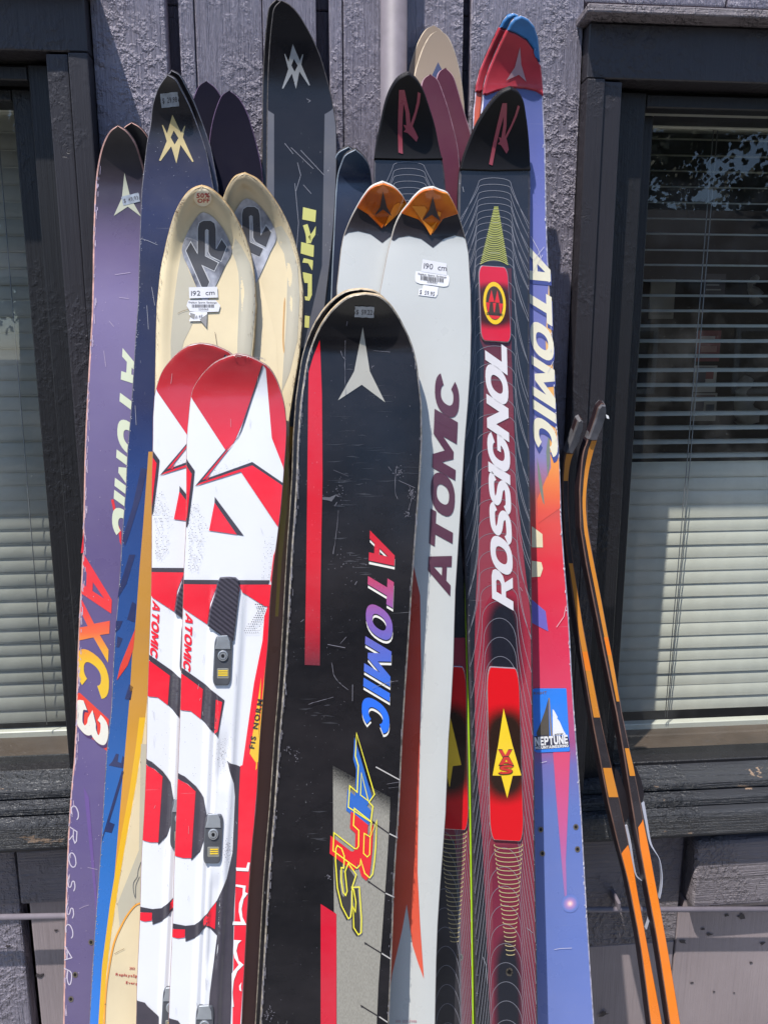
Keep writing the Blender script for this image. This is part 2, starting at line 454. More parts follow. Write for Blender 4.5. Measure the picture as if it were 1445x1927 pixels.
def splitmesh(k, V, T):
    V, out = list(V), []; st = list(T); cache = {}
    while st:
        a, b, c = st.pop(); pa, pb, pc = V[a], V[b], V[c]
        L = k.seg(min(pa[1], pb[1], pc[1]))
        e = [(abs(pa[0]-pb[0])+abs(pa[1]-pb[1]), a, b, c), (abs(pb[0]-pc[0])+abs(pb[1]-pc[1]), b, c, a), (abs(pc[0]-pa[0])+abs(pc[1]-pa[1]), c, a, b)]
        m = max(e)
        if m[0] > L:
            _, i, j, q_ = m; key = (min(i, j), max(i, j))
            if key not in cache: V.append(((V[i][0]+V[j][0])/2, (V[i][1]+V[j][1])/2)); cache[key] = len(V)-1
            q = cache[key]; st += [(i, q, q_), (q, j, q_)]
        else:
            ar = (pb[0]-pa[0])*(pc[1]-pa[1])-(pb[1]-pa[1])*(pc[0]-pa[0])
            if abs(ar) > 1e-4: out.append((a, b, c) if ar < 0 else (a, c, b))
    return V, out
def clipski(k, loop, inset=1.5):
    """keep a print inside the ski's edges"""
    dense = []
    n = len(loop)
    for i in range(n):
        a, b = loop[i], loop[(i+1) % n]; m = max(1, int(math.hypot(a[0]-b[0], a[1]-b[1])/6))
        for j in range(m): dense.append((a[0]+(b[0]-a[0])*j/m, a[1]+(b[1]-a[1])*j/m))
    out = []
    for x, y in dense:
        y = max(y, k.apex[1]+.8)
        lo, hi = k.xl(y)+inset, k.xr(y)-inset
        if lo > hi: lo = hi = (lo+hi)/2
        x = min(max(x, lo), hi)
        if not out or math.hypot(out[-1][0]-x, out[-1][1]-y) > .4: out.append((x, y))
    return out
def raised(k, loop, h0, h1, inset, name, mat, parent=None, follow=True):
    """a solid badge or plate: side walls, rounded shoulder, face; follows the ski surface or bridges its relief"""
    n = len(loop); cx = sum(p[0] for p in loop)/n; cyy = sum(p[1] for p in loop)/n
    def ins(e):
        o = []
        for i in range(n):
            a, p, b = loop[i-1], loop[i], loop[(i+1) % n]
            d = (b[0]-a[0], b[1]-a[1]); l = math.hypot(*d) or 1; nx, ny = -d[1]/l, d[0]/l
            if nx*(cx-p[0])+ny*(cyy-p[1]) < 0: nx, ny = -nx, -ny
            o.append((p[0]+nx*e, p[1]+ny*e))
        return o
    base = k.rel(cx, cyy) if (k.relief and not follow) else 0.
    def P(p, h):
        if follow: return k.pt(p[0], p[1], h)
        q = k.hit(*p); return q+k.nrm(q)*(base+h)
    lv = [(0, h0), (0, h0+(h1-h0)*.6), (inset*.35, h0+(h1-h0)*.9), (inset, h1)]
    V = []
    for e, h in lv: V += [P(p, h) for p in ins(e)]
    F = []
    for l in range(3):
        for i in range(n): F.append((l*n+i, l*n+(i+1) % n, (l+1)*n+(i+1) % n, (l+1)*n+i))
    v2, t = fill2d([ins(inset)])
    if follow: v2, t = splitmesh(k, v2, t)
    o0 = len(V); V += [P(p, h1) for p in v2]; F += [tuple(o0+i for i in q) for q in t]; side = 3*n
    me = bpy.data.meshes.new(name); par = parent or k.root; off = parent_origin(par)
    me.from_pydata([tuple(v-off) for v in V], [], F); me.update()
    for i, p in enumerate(me.polygons): p.use_smooth = i >= side
    return link(name, me, mat, par)
# ------------------------------------------------------------------ paint, glass and other common materials
def woodpaint(name, c, k=1., grain=1., blister=1., rough=.5, chips=0., horiz=False, crack=1.):
    b = NB(name)
    sc = (1, 1, 1)
    gs = (2.5, 14, 110) if horiz else (110, 14, 2.5)
    gr = b.noise(1.6, 6, gs, rough=.75); gr2 = b.noise(5, 3, (gs[0]*.8, gs[1], gs[2]*.8), rough=.6)
    bl = b.rng(b.noise(115, 3, (1, 1, .8), rough=.6), .45, .75)
    pt = b.rng(b.noise(9, 3, (1, 1, .6)), .42, .62)
    vo = b.N('ShaderNodeTexVoronoi', feature='DISTANCE_TO_EDGE'); vo.inputs['Scale'].default_value = 1.0
    wob = b.N('ShaderNodeVectorMath', operation='ADD'); wn = b.N('ShaderNodeTexNoise'); wn.inputs['Scale'].default_value = 22; wn.inputs['Detail'].default_value = 5
    b.L(b.tc.outputs['Object'], wn.inputs['Vector'])
    ws = b.N('ShaderNodeVectorMath', operation='SCALE'); b.L(wn.outputs['Color'], ws.inputs[0]); ws.inputs['Scale'].default_value = 1.1
    b.L(b.co((15, 15, 6) if not horiz else (6, 15, 15)), wob.inputs[0]); b.L(ws.outputs[0], wob.inputs[1]); b.L(wob.outputs[0], vo.inputs['Vector'])
    cr = b.rng(vo.outputs['Distance'], 0, .012, 1, 0)
    crm = b.math('MULTIPLY', cr, b.rng(b.noise(7, 2), .52, .66, 0, crack))
    h = b.math('ADD', b.math('MULTIPLY', b.rng(gr, .3, .7), .9*grain), b.math('MULTIPLY', b.rng(gr2, .35, .65), .35*grain))
    h = b.math('ADD', h, b.math('MULTIPLY', b.math('MULTIPLY', bl, pt), 1.5*blister))
    h = b.math('SUBTRACT', h, b.math('MULTIPLY', crm, .5))
    n = b.bump(h, 1.0, .0038); b.L(n, b.b.inputs['Normal'])
    t = b.rng(b.noise(6, 5), .3, .7, .86, 1.1)
    t = b.math('MULTIPLY', t, b.rng(crm, 0, 1, 1, .75))
    t = b.math('MULTIPLY', t, b.rng(gr, .25, .5, .84, 1.0))
    cc = b.N('ShaderNodeCombineColor')
    for i in range(3): b.L(t, cc.inputs[i])
    col = b.mix(1.0, C(c, k), cc.outputs[0], 'MULTIPLY')
    if chips:
        nn = b.noise(9, 6, (1, 1, 2.6) if horiz else (2.6, 1, 1), rough=.7)
        m = b.rng(nn, .70-chips, .71-chips)
        col = b.mix(m, col, C('9c8470', .75))
        rr = b.math('ADD', b.math('MULTIPLY', m, .4), rough); b.L(rr, b.b.inputs['Roughness'])
    else: b.b.inputs['Roughness'].default_value = rough
    b.L(col, b.b.inputs['Base Color']); b.b.inputs['Specular IOR Level'].default_value = .45
    return b.m
def glassmat(name, tint=(.93, .95, .94, 1)):
    b = NB(name); b.n.remove(b.b)
    tr = b.N('ShaderNodeBsdfTransparent'); tr.inputs[0].default_value = tint
    gl = b.N('ShaderNodeBsdfGlossy'); gl.inputs['Roughness'].default_value = .004; gl.inputs[0].default_value = (1, 1, 1, 1)
    fr = b.N('ShaderNodeLayerWeight'); fr.inputs['Blend'].default_value = .5
    f2 = b.math('ADD', b.math('MULTIPLY', b.math('POWER', fr.outputs['Facing'], 5.), .9), .062)
    df = b.N('ShaderNodeBsdfDiffuse'); df.inputs[0].default_value = (.5, .5, .48, 1)
    m0 = b.N('ShaderNodeMixShader'); dust = b.rng(b.noise(18, 6), .45, .8, .01, .09); sp_ = b.rng(b.noise(420, 2), .74, .77, 0, .5)
    b.L(b.math('MAXIMUM', dust, sp_), m0.inputs[0]); b.L(tr.outputs[0], m0.inputs[1]); b.L(df.outputs[0], m0.inputs[2])
    mx = b.N('ShaderNodeMixShader'); b.L(f2, mx.inputs[0]); b.L(m0.outputs[0], mx.inputs[1]); b.L(gl.outputs[0], mx.inputs[2])
    nn = b.bump(b.noise(2.0, 1), .02, .01); b.L(nn, gl.inputs['Normal'])
    b.L(mx.outputs[0], b.out.inputs[0]); return b.m
M = {}
M['steel_edge'] = plain('worn steel edge', '9a938f', .38, .75, nz=.35, nscale=160)
M['edge_dark'] = plain('dark plastic edge', '38353b', .45, 0, nz=.5, nscale=140)
M['edge_pink'] = plain('worn pinkish edge', 'b98f86', .5, 0, nz=.4, nscale=90)
M['edge_gold'] = plain('worn gold edge', 'a8874f', .42, .3, nz=.35, nscale=90)
M['side_black'] = plain('black sidewall', '201e22', .45)
M['side_white'] = plain('white sidewall', 'c9c8c4', .4)
M['side_lime'] = plain('lime sidewall', 'b4e010', .35)
M['side_tan'] = plain('worn wood sidewall', 'a5885f', .6, nz=.3)
M['base_black'] = plain('black ski base', '17171a', .35)
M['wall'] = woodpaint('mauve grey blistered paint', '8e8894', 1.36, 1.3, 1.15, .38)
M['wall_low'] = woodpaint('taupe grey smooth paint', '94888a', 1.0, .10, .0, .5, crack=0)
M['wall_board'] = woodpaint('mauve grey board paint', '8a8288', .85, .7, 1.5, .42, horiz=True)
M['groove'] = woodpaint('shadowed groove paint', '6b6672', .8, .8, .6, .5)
M['trim'] = woodpaint('charcoal trim paint', '3f3b41', .56, .10, .30, .45, crack=.2)
M['recess'] = woodpaint('shade darkened sash paint', '1c1b1f', .8, .1, .2, .5, crack=0)  # darker than the trim: the shade of the window recess is in the colour
M['sill'] = woodpaint('charcoal peeling sill paint', '484a50', .62, .8, .9, .32, chips=.085, horiz=True)
M['conduit'] = plain('mauve painted pipe', '6f6870', .6, nz=.12, nscale=50)
M['glass'] = glassmat('window glass')
M['slat'] = plain('sage white blind slat', 'd0cfc2', .4, nz=.05)
M['cord'] = plain('grey blind cord', '8d8f90', .7)
M['room'] = plain('dim room wall', '4a4440', .8)
M['wood_sill'] = plain('brown wood stool', '554940', .45, nz=.25, nscale=12)
def bx(name, x0, x1, z0, z1, y0, y1, mat, par, **k): return box(name, (x0, y0, z0), (x1, y1, z1), mat, par, **k)

# ------------------------------------------------------------------ ground
def ground():
    b = NB('worn asphalt'); n = b.noise(60, 6); n2 = b.noise(.6, 4)
    c = b.ramp(b.math('ADD', b.math('MULTIPLY', n, .5), b.math('MULTIPLY', n2, .5)), [(.3, (.035, .035, .037, 1)), (.7, (.075, .073, .07, 1))])
    b.L(c, b.b.inputs['Base Color']); b.b.inputs['Roughness'].default_value = .85
    b.L(b.bump(n, .5, .004), b.b.inputs['Normal'])
    V = [(-150, -150, -.004), (150, -150, -.004), (150, 150, -.004), (-150, 150, -.004)]
    o = mesh('ground', V, [(0, 1, 2, 3)], b.m); tag(o, kind='structure')
    cm = plain('concrete walk', '8d8a84', .8, nz=.15, nscale=6)
    o = box('pavement', (-6, -1.9, -.05), (6, .2, 0), cm, None, bev=.01); tag(o, kind='structure')
ground()

# ------------------------------------------------------------------ board wall
WX0, WX1 = -.262, .352
wall = thing('plank_wall', (0, .03, 0), 'mauve grey painted plank wall with blistered paint behind the skis', 'wall')
def plank(x0, x1, z0, z1, front, mat=None, jit=.0006):
    bx('plank', x0, x1, z0, z1, front, .028, mat or M['wall'], wall, bev=.0022, seg=2, jit=jit)
gx = [(WX0, -.173, 0.), (-.157, -.139, -.001), (-.1375, -.056, .0012), (-.0545, .011, 0.), (.028, .0435, -.0012), (.045, .197, .0008), (.208, WX1, 0.)]
for a, b_, f_ in gx: plank(a, b_, .92, 2.5, f_)
# recessed groove backing behind the planks
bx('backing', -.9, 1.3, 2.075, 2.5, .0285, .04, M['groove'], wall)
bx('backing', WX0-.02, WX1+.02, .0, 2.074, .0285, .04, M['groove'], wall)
# wall above and beside the windows
x = -1.1
while x < WX0-.01:
    x2 = min(x+.19, WX0-.0015); plank(x, x2-.003, 2.085, 2.5, 0); x = x2
x = WX1+.0015
while x < 1.6:
    x2 = x+.19; plank(x, x2-.003, 2.085, 2.5, 0); x = x2

# ------------------------------------------------------------------ windows
def window(side, xo, xi, xs, xg, xfar, zs, label):
    """xo outer edge of casing, xi its inner edge, xs sash edge, xg glass edge; sg = +1 when the window runs to the right"""
    ztop, zgt, zgb, znose, zunder = zs
    sg = 1 if side == 'r' else -1
    w = thing('window', (xg+sg*.3, .03, zunder), label, 'window')
    def B(name, xa, xb, z0, z1, y0, y1, mat=M['trim'], **k): return bx(name, min(xa, xb), max(xa, xb), z0, z1, y0, y1, mat, w, **k)
    xf = xfar
    # casing: back band and flat board, each side
    mid = xo+sg*.0235
    B('casing', xo, mid, znose-.02, ztop, -.024, .028, jit=.0006, seg=2)
    B('casing', mid+sg*.0012, xi, znose-.02, ztop-.001, -.019, .029, jit=.0006, seg=2)
    B('casing', xf+sg*.055, xf, znose-.02, ztop, -.022, .028)
    # head board and drip cap
    B('head_casing', xo+sg*.001, xf+sg*.056, ztop+.0012, ztop+.066, -.021, .028, jit=.0006)
    B('drip_cap', xo-sg*.010, xf+sg*.064, ztop+.0675, ztop+.078, -.047, .03, M['wall_board'], jit=.001)
    # stop and sash
    B('stop', xi-sg*.006, xs, znose+.01, ztop-.004, .010, .0385, mat=M['recess'])
    B('stop', xs+sg*.001, xf-sg*.001, ztop-.022, ztop-.0055, .012, .0385, mat=M['recess'])
    sa = B('sash', xs-sg*.004, xg, zgb-.045, ztop-.024, .040, .085, mat=M['recess'])
    B('sash', xg+sg*.0005, xf, zgt, ztop-.0245, .041, .085, mat=M['recess'])
    B('sash', xg+sg*.0005, xf, zgb-.045, zgb, .0395, .085, mat=M['recess'])
    xa, xb = min(xg-sg*.004, xf), max(xg-sg*.004, xf)
    mesh('glass', [(xa, .062, zgb-.003), (xb, .062, zgb-.003), (xb, .062, zgt+.003), (xa, .062, zgt+.003)], [(0, 1, 2, 3)], M['glass'], w)
    # jamb lining, hidden frame
    B('jamb', xs-sg*.010, xs-sg*.0045, zgb-.06, ztop, .04, .20, mat=M['recess'])
    # stool inside and stepped sill outside
    B('stool', xs, xf, zgb-.030, zgb-.004, .0855, .30, M['wood_sill'])
    B('sill', xs-sg*.03, xf+sg*.01, znose+.027, zgb-.046, .000, .09, M['sill'], seg=3, bev=.004, jit=.0008)
    B('sill', xs-sg*.05, xf+sg*.02, znose+.012, znose+.0262, -.016, .085, M['sill'], seg=3, bev=.005, jit=.0008)
    B('sill', xo-sg*.002, xf+sg*.03, znose-.002, znose+.0115, -.036, .08, M['sill'], seg=3, bev=.004, jit=.0008)
    B('sill_nose', xo-sg*.02, xf+sg*.04, zunder, znose-.0028, -.054, .03, M['sill'], seg=4, bev=.010, jit=.0008)
    B('apron', xo, xf+sg*.02, zunder-.022, zunder-.001, -.020, .028, M['trim'], jit=.0006)
    return w
window('r', .353, .401, .446, .470, 1.28, (1.988, 1.964, .998, .965, .920), 'dark framed window with half open blind on the right, behind the skate skis')
window('l', -.263, -.313, -.345, -.3765, -1.02, (2.000, 1.962, 1.030, 1.002, .955), 'dark framed window with closed blind on the left, beside the purple ski')

# ------------------------------------------------------------------ blinds
def blind(x0, x1, ztop, zbot, zopen, label, cords, opens=(), y=.165, pitch=.0232):
    b = thing('window_blind', ((x0+x1)/2, y, zbot), label, 'window blind')
    cx, cz = (x0+x1)/2, 0
    def slatmesh(ang):
        V, F = [], []; n = 6; wd = .0255
        for i in range(n+1):
            t = i/n-.5; u = t*wd; bow = .0016*(1-(2*t)**2)
            yy = u*math.cos(ang)-bow*math.sin(ang); zz = u*math.sin(ang)+bow*math.cos(ang)
            V += [(x0-cx, yy, zz), (x1-cx, yy, zz)]
        m = len(V)
        for i in range(n): F.append((2*i, 2*i+1, 2*i+3, 2*i+2))
        V += [(a, bb+.0001, c-.0004) for a, bb, c in V[:m]]
        F += [(m+2*i, m+2*i+2, m+2*i+3, m+2*i+1) for i in range(n)]
        for i in range(n): F += [(2*i, 2*i+2, m+2*i+2, m+2*i), (2*i+1, m+2*i+1, m+2*i+3, 2*i+3)]
        me = bpy.data.meshes.new('slat'); me.from_pydata(V, [], F); me.update(); me.materials.append(M['slat'])
        for p in me.polygons: p.use_smooth = True
        return me
    mo, mc = slatmesh(R(11.5)), slatmesh(R(83))
    zs = []; z = ztop
    while z > zbot+.02: zs.append(z); z -= pitch
    for z in opens: zs.append(z)
    for i, z in enumerate(zs):
        op = z > zopen or z in opens
        o = bpy.data.objects.new('slat', mo if op else mc); COL.objects.link(o); o.parent = b
        o.location = (0, random.uniform(-.0008, .0008), z-zbot+random.uniform(-.0006, .0006)); o.rotation_euler = (random.uniform(-.03, .03), random.uniform(-.0012, .0012), 0)
    bx('bottom_rail', x0, x1, zbot-.006, zbot+.006, y-.008, y+.008, M['slat'], b)
    bx('head_rail', x0, x1, ztop+.012, ztop+.04, y-.014, y+.014, M['slat'], b)
    for (xa, xb) in cords:
        tube('cord', [(xa, y-.014, ztop+.01), ((xa+xb)/2+.001, y-.0155, (ztop+zbot)/2), (xb, y-.014, zbot+.02)], .0008, M['cord'], b, 5)
    return b
blind(.440, 1.20, 1.966, .998, 1.462, 'pale horizontal blind behind the right window, upper slats tilted open', [(.610, .604), (.6165, .6075)])
bl = blind(-1.02, -.340, 1.966, 1.030, 9, 'pale closed horizontal blind behind the left window', [(-.436, -.443)], pitch=.0232)

# dim shop room behind the windows
def room():
    r = thing('shop_room', (0, 1.6, 0), 'dim shop room seen between the open slats of the right blind', 'room')
    for nm, a, b_ in (('room_wall', (-2, 1.9, 0), (2.2, 1.93, 2.6)), ('room_wall', (-2.03, .3, 0), (-2, 1.9, 2.6)), ('room_wall', (2.2, .3, 0), (2.23, 1.9, 2.6)),
                      ('ceiling_panel', (-2, .06, 2.6), (2.2, 1.93, 2.63)), ('floor_panel', (-2, .3, -.003), (2.2, 1.9, .01)),
                      ('room_wall', (-.30, .06, .0), (.36, .10, 2.6)), ('room_wall', (-2, .1, 0), (2.2, .12, .93)), ('room_wall', (-2, .06, 2.08), (2.2, .1, 2.6)),
                      ('room_wall', (-2, .06, .0), (-1.03, .1, 2.07)), ('room_wall', (1.30, .06, .0), (2.2, .1, 2.07))):
        box(nm, a, b_, M['room'], r, bev=0)
room()
def poster(x0, x1, z0, z1, y, c, label, marks):
    t = thing('notice', ((x0+x1)/2, y, z0), label, 'notice')
    bx('sheet', x0, x1, z0, z1, y, y+.004, plain('paper', c, .6), t, bev=0)
    for (a, b_, c_, d_, cc) in marks:
        bx('print', x0+(x1-x0)*a, x0+(x1-x0)*b_, z0+(z1-z0)*c_, z0+(z1-z0)*d_, y-.001, y-.0002, plain('ink', cc, .6), t, bev=0)
def pr(px0, py0, px1, py1, y):
    a, b_ = at(px0, py0, y), at(px1, py1, y); return a.x, b_.x, b_.z, a.z
poster(*pr(1307, 688, 1345, 738, .42), .42, 'b9b3ae', 'pale framed sheet with small pictures inside the right window, upper', [(.12, .5, .3, .75, '54505a'), (.5, .85, .5, .8, '8d5050'), (.1, .9, .86, .93, '66605c')])
poster(*pr(1305, 740, 1345, 792, .42), .42, 'aaa6a0', 'pale framed sheet with dark pictures inside the right window, lower', [(.1, .45, .3, .7, '4a4450'), (.55, .9, .2, .6, '3e4450'), (.1, .9, .84, .92, '6a3b3b')])
poster(*pr(1225, 525, 1266, 600, .55), .55, '9d978c', 'plain pale paper sheet inside the right window near its left edge', [(.1, .9, .1, .16, '8a847a')])
poster(*pr(1312, 622, 1352, 680, .46), .46, '8c4a4c', 'reddish card with white lettering inside the right window', [(.15, .75, .72, .82, 'd0c0bc'), (.2, .85, .3, .5, 'b08078')])
poster(*pr(1326, 515, 1362, 560, .5), .5, '5d585c', 'dark card with pale lines inside the right window', [(.1, .8, .3, .36, 'aaaaaa'), (.1, .7, .5, .56, 'aaaaaa'), (.1, .75, .7, .76, 'aaaaaa')])
def bottle(px, py, h, y, c, label):
    p = at(px, py, y); t = thing('white_figure', (p.x, y, p.z), label, 'ornament')
    rr = [.020, .030, .028, .024, .016, .013, .017, .012]
    tube('body', [(p.x+.01*math.sin(i), y, p.z+h*i/7) for i in range(8)], [r*h/.11 for r in rr], plain('glazed white', c, .5), t, 16)
bottle(1395, 800, .105, .62, 'a8a49b', 'pale rounded shape standing inside the right window')
bottle(1415, 570, .055, .62, '9a968f', 'small pale shape on a shelf high inside the right window')

# ------------------------------------------------------------------ lower wall, boards, pipes
low = thing('lower_wall', (0, .03, 0), 'smooth taupe lower wall with peeling flakes below the window sills', 'wall')
def LB(x0, x1, z0, z1, y0, mat, nm='panel', y1=.028, **k): bx(nm, x0, x1, z0, z1, y0, y1, mat, low, **k)
LB(.352, .5735, .70, .8965, -.006, M['wall_board'], 'board', jit=.001, seg=2, bev=.003)
LB(.5830, .90, .778, .8965, -.030, M['wall_board'], 'board', jit=.002, seg=3, bev=.009)
LB(.9030, 1.5, .778, .8965, -.029, M['wall_board'], 'board', jit=.002, seg=3, bev=.009)
LB(.5830, 1.5, .757, .7765, -.006, M['wall_low'], 'board', bev=.001)
LB(.352, .5735, 0, .699, -.004, M['wall_low'])
LB(.5750, 1.5, 0, .7555, -.006, M['wall_low'])
LB(.5730, .5826, .757, .8965, .006, M['groove'], 'board')
LB(-1.2, -.4475, .842, .9315, -.012, M['wall_board'], 'board', jit=.001, seg=2, bev=.004)
LB(-.4455, WX0, .842, .9315, -.013, M['wall_board'], 'board', jit=.001, seg=2, bev=.004)
LB(-1.2, -.452, .0, .8405, -.004, M['wall'], 'board', jit=.001, seg=2, bev=.004)
LB(-.4375, -.20, .0, .8405, -.004, M['wall_low'], 'board', seg=2, bev=.003)
LB(-.199, .351, .0, .918, -.003, M['wall_low'])
def flake(px, py, s, par=low, y=-.0068):
    p = at(px, py, y); n = random.randint(8, 11); V = []
    for k in range(n):
        a = 2*math.pi*k/n; r = s*.7*random.uniform(.35, 1.35); V.append((p.x+r*math.cos(a), y-.0004, p.z+r*.6*math.sin(a)))
    V2 = [(v[0]+.0008, y+.0002, v[2]-.0008) for v in V]
    mesh('paint_chip', V+V2, [tuple(range(n))]+[(i, (i+1) % n, n+(i+1) % n, n+i) for i in range(n)], M['chip'], par)
M['chip'] = plain('old dark paint under the flakes', '3a3438', .6)
for px, py, s in ((1367, 1722, .006), (1393, 1724, .012), (1322, 1748, .005), (1334, 1758, .007), (1284, 1772, .011), (1300, 1849, .004), (1412, 1811, .004), (1433, 1775, .008), (1380, 1868, .003), (1135, 1908, .012), (1320, 1950, .004), (1342, 1866, .003)):
    flake(px, py, s)
for px, py, s in ((14, 1590, .006), (75, 1835, .009), (105, 1750, .004), (15, 1780, .005)): flake(px, py, s, y=-.0145 if py < 1700 else -.0048)
# small peeled spots of bare wood on the sills
M['bare'] = plain('bare peeled wood', 'd29a78', .7, nz=.3, nscale=80)
p0, p1 = at(-140, 1728, -.032), at(1560, 1712, -.032)
t = thing('pipe', p0, 'thin horizontal mauve painted pipe running low along the wall', 'pipe')
tube('tube', [at(-160, 1729, -.034), at(720, 1712, -.034), at(1600, 1711, -.034)], .0042, M['conduit'], t, 12)
for px in (1163, 1600):
    q = at(px, 1705 if px > 700 else 1730, -.034)
    bx('clip', q.x-.003, q.x+.003, q.z-.005, q.z+.009, -.0385, -.004, M['conduit'], t)
q0, q1 = at(741, 60, -.018), at(741, 700, -.018)
t = thing('conduit', (q0.x, -.018, 0), 'thick vertical mauve painted conduit on the plank wall behind the ski tips', 'conduit')
tube('tube', [(q0.x, -.018, 2.5), (q0.x, -.018, 0)], .0165, M['conduit'], t, 24)
bx('strap', q0.x-.026, q0.x+.026, 2.2, 2.216, -.0362, 0, M['conduit'], t)
# ------------------------------------------------------------------ the yard behind the camera, seen only in reflections
def tree(x, y, h, cr, label, n=11000, col='35422a'):
    t = thing('shade_tree', (x, y, 0), label, 'tree', 'trees across the yard')
    bark = plain('bark', '4a3f35', .9, nz=.3)
    V = [(x, y, 0), (x+.1, y, h*.35), (x-.05, y+.1, h*.7), (x, y, h*.95)]
    tube('trunk', V, [.22, .17, .1, .04], bark, t, 9)
    for k in range(7):
        a = k*2.4; z = h*(.3+.08*k)
        tube('limb', [(x, y, z), (x+cr*.5*math.cos(a), y+cr*.5*math.sin(a), z+h*.1), (x+cr*.8*math.cos(a), y+cr*.8*math.sin(a), z+h*.13)], [.07, .045, .015], bark, t, 6)
    cl = [(random.gauss(0, .5), random.gauss(0, .5), random.uniform(-1, 1)) for _ in range(34)]
    V, F = [], []
    for i in range(n):
        c = random.choice(cl); w_ = 1-.35*abs(c[2])
        p = Vector((x+cr*w_*c[0]*1.2+random.gauss(0, .3), y+cr*w_*c[1]*1.2+random.gauss(0, .3), h*.64+h*.34*c[2]+random.gauss(0, .25)))
        u = Vector([random.gauss(0, 1) for _ in range(3)]).normalized()*.085; v = u.orthogonal().normalized()*.06
        m = len(V); V += [p-u, p+v, p+u, p-v]; F.append((m, m+1, m+2, m+3))
    o = mesh('crown', V, F, plain('leaves', col, .6), t); o['kind'] = 'stuff'
tree(8.4, -22, 11, 3.6, 'tallest dark tree rising behind the neighbouring house')
tree(-5.5, -15, 7.5, 2.8, 'broad dark tree mirrored in the right window glass, left of the sky gap')
tree(6.0, -17, 9.0, 3.0, 'tall dark tree mirrored in the right window glass, right of the sky gap', col='2c3a28')
tree(-12, -19, 9.0, 3.4, 'large dark tree behind the neighbouring house')
tree(11.2, -15, 8.6, 3.0, 'round dark tree standing far right across the yard', col='38452e')
tree(.4, -24, 8.0, 3.2, 'distant dark tree far across the yard', col='303c2a')
def house():
    h = thing('neighbour_house', (-2, -12, 0), 'tan neighbouring house with a gable roof across the yard', 'house')
    wm = plain('tan siding', '6f5c48', .8); rm = plain('dark roof', '3b3736', .8); pm = plain('dark pane', '20242a', .1)
    box('wall', (-4, -15, 0), (8.5, -10.5, 2.6), wm, h, bev=.01)
    V = [(-4.4, -15.3, 2.6), (8.9, -15.3, 2.6), (8.9, -10.1, 2.6), (-4.4, -10.1, 2.6), (-4.4, -12.7, 4.0), (8.9, -12.7, 4.0)]
    mesh('roof', V, [(0, 1, 5, 4), (3, 4, 5, 2), (0, 4, 3), (1, 2, 5), (0, 3, 2, 1)], rm, h)
    box('door', (-.5, -10.5, 0), (.45, -10.44, 2.05), plain('brown door', '5a3a2a', .5), h, bev=.01)
    for x0 in (-3.4, -2.0, 1.6, 4.0, 6.3):
        f = box('window', (x0, -10.5, 1.0), (x0+1.1, -10.45, 2.0), plain('pale frame', 'b8b2a8', .6), h, bev=.01)
        box('pane', (x0+.08, -10.47, 1.08), (x0+1.02, -10.44, 1.92), pm, h, bev=0)
house()
def pergola():
    p = thing('pergola', (-1.2, -5.0, 0), 'timber pergola with open rafters in the yard', 'pergola')
    wm = plain('brown timber', '6d5640', .8)
    for x in (-3.4, -.2):
        for y in (-4.2, -6.2): box('post', (x-.06, y-.06, 0), (x+.06, y+.06, 2.5), wm, p, bev=.005)
    for y in (-4.2, -6.2): box('beam', (-3.8, y-.05, 2.502), (.2, y+.05, 2.66), wm, p, bev=.005)
    for k in range(11): box('rafter', (-3.7+k*.38, -6.7, 2.662), (-3.64+k*.38, -3.7, 2.78), wm, p, bev=.005)
pergola()
# ------------------------------------------------------------------ ski outlines and prints
def cr(x0, y0, s): return lambda *p: [(x0+a/s, y0+b/s) for a, b in p]
def zof(py, d, lean, px=722):
    dd = ray(px, py); t = (-(d+OFF+(1.65-CAM.z)*lean)-CAM.y)/(dd[1]-lean*dd[2]); return CAM.z+dd[2]*t
def ZR(d, lean, stops, px=722): return [(zof(y, d, lean, px), c) for y, c in stops]
def sm(name, c, **k): return skimat(name, c, **k)
ink = lambda name, c, rough=.35, **k: skimat(name, c, rough=rough, **{**dict(scratch=.55, speck=.4, dirt=.7), **k})
I_white = ink('white print', 'e9e9ea'); I_cream = ink('cream print', 'ebe6d2'); I_black = ink('black print', '17161b')
I_red = ink('red print', 'e3142c'); I_yel = ink('yellow print', 'f2d21c'); I_dark = ink('charcoal print', '34323e')
I_silver = ink('silver print', 'aaaaa8', metal=.3); I_gold = ink('pale gold print', 'cdb77c', metal=.25); I_line = ink('pale grey line print', '7e7f88')
paper = plain('label paper', 'd4d4da', .55, nz=.06); paper_ink = plain('label ink', '3e3c44', .6); red_ink = plain('red label ink', 'a83838', .6)

def star(k, apex, left, right, notch, wl, wr, mat, layer=3, name='star_logo', sub=None):
    """three-pointed star: apex, left foot, right foot, bottom notch, waist points"""
    D(k, layer).fill([[apex, wr, right, notch, left, wl]]).done(name, mat)

# ---- back row -----------------------------------------------------
B_L = [(811, 64), (797, 86), (786, 116), (780, 138), (776, 190), (773, 260), (772, 400), (778, 900), (790, 1927)]
B_R = [(841, 66), (855, 94), (863.5, 125), (869, 155), (873, 190), (877, 260), (878, 400), (872, 900), (880, 1927)]
beige = sm('beige ski base', '9c8874', rough=.5, coat=.05, scratch=.3)
mb = dict(top=beige, edge=plain('beige edge', 'c9b8a2', .5, nz=.3, nscale=120), side=M['side_tan'])
g = 'pair of beige skis'
Ski('ski', (826, 56), B_L, B_R, .013, .15, 'beige ski of the pair behind the maroon skis, the one further left at the back', mb, g, curl=.006, shift=(-10, -9))
kb = Ski('ski', (826, 56), B_L, B_R, .026, .15, 'beige ski with a blue diamond, front one of its pair at the conduit', mb, g, curl=.006)
D(kb).fill([[(824, 117), (841, 150), (826, 196), (809, 150)]]).done('diamond_print', ink('slate blue print', '3a4468'))

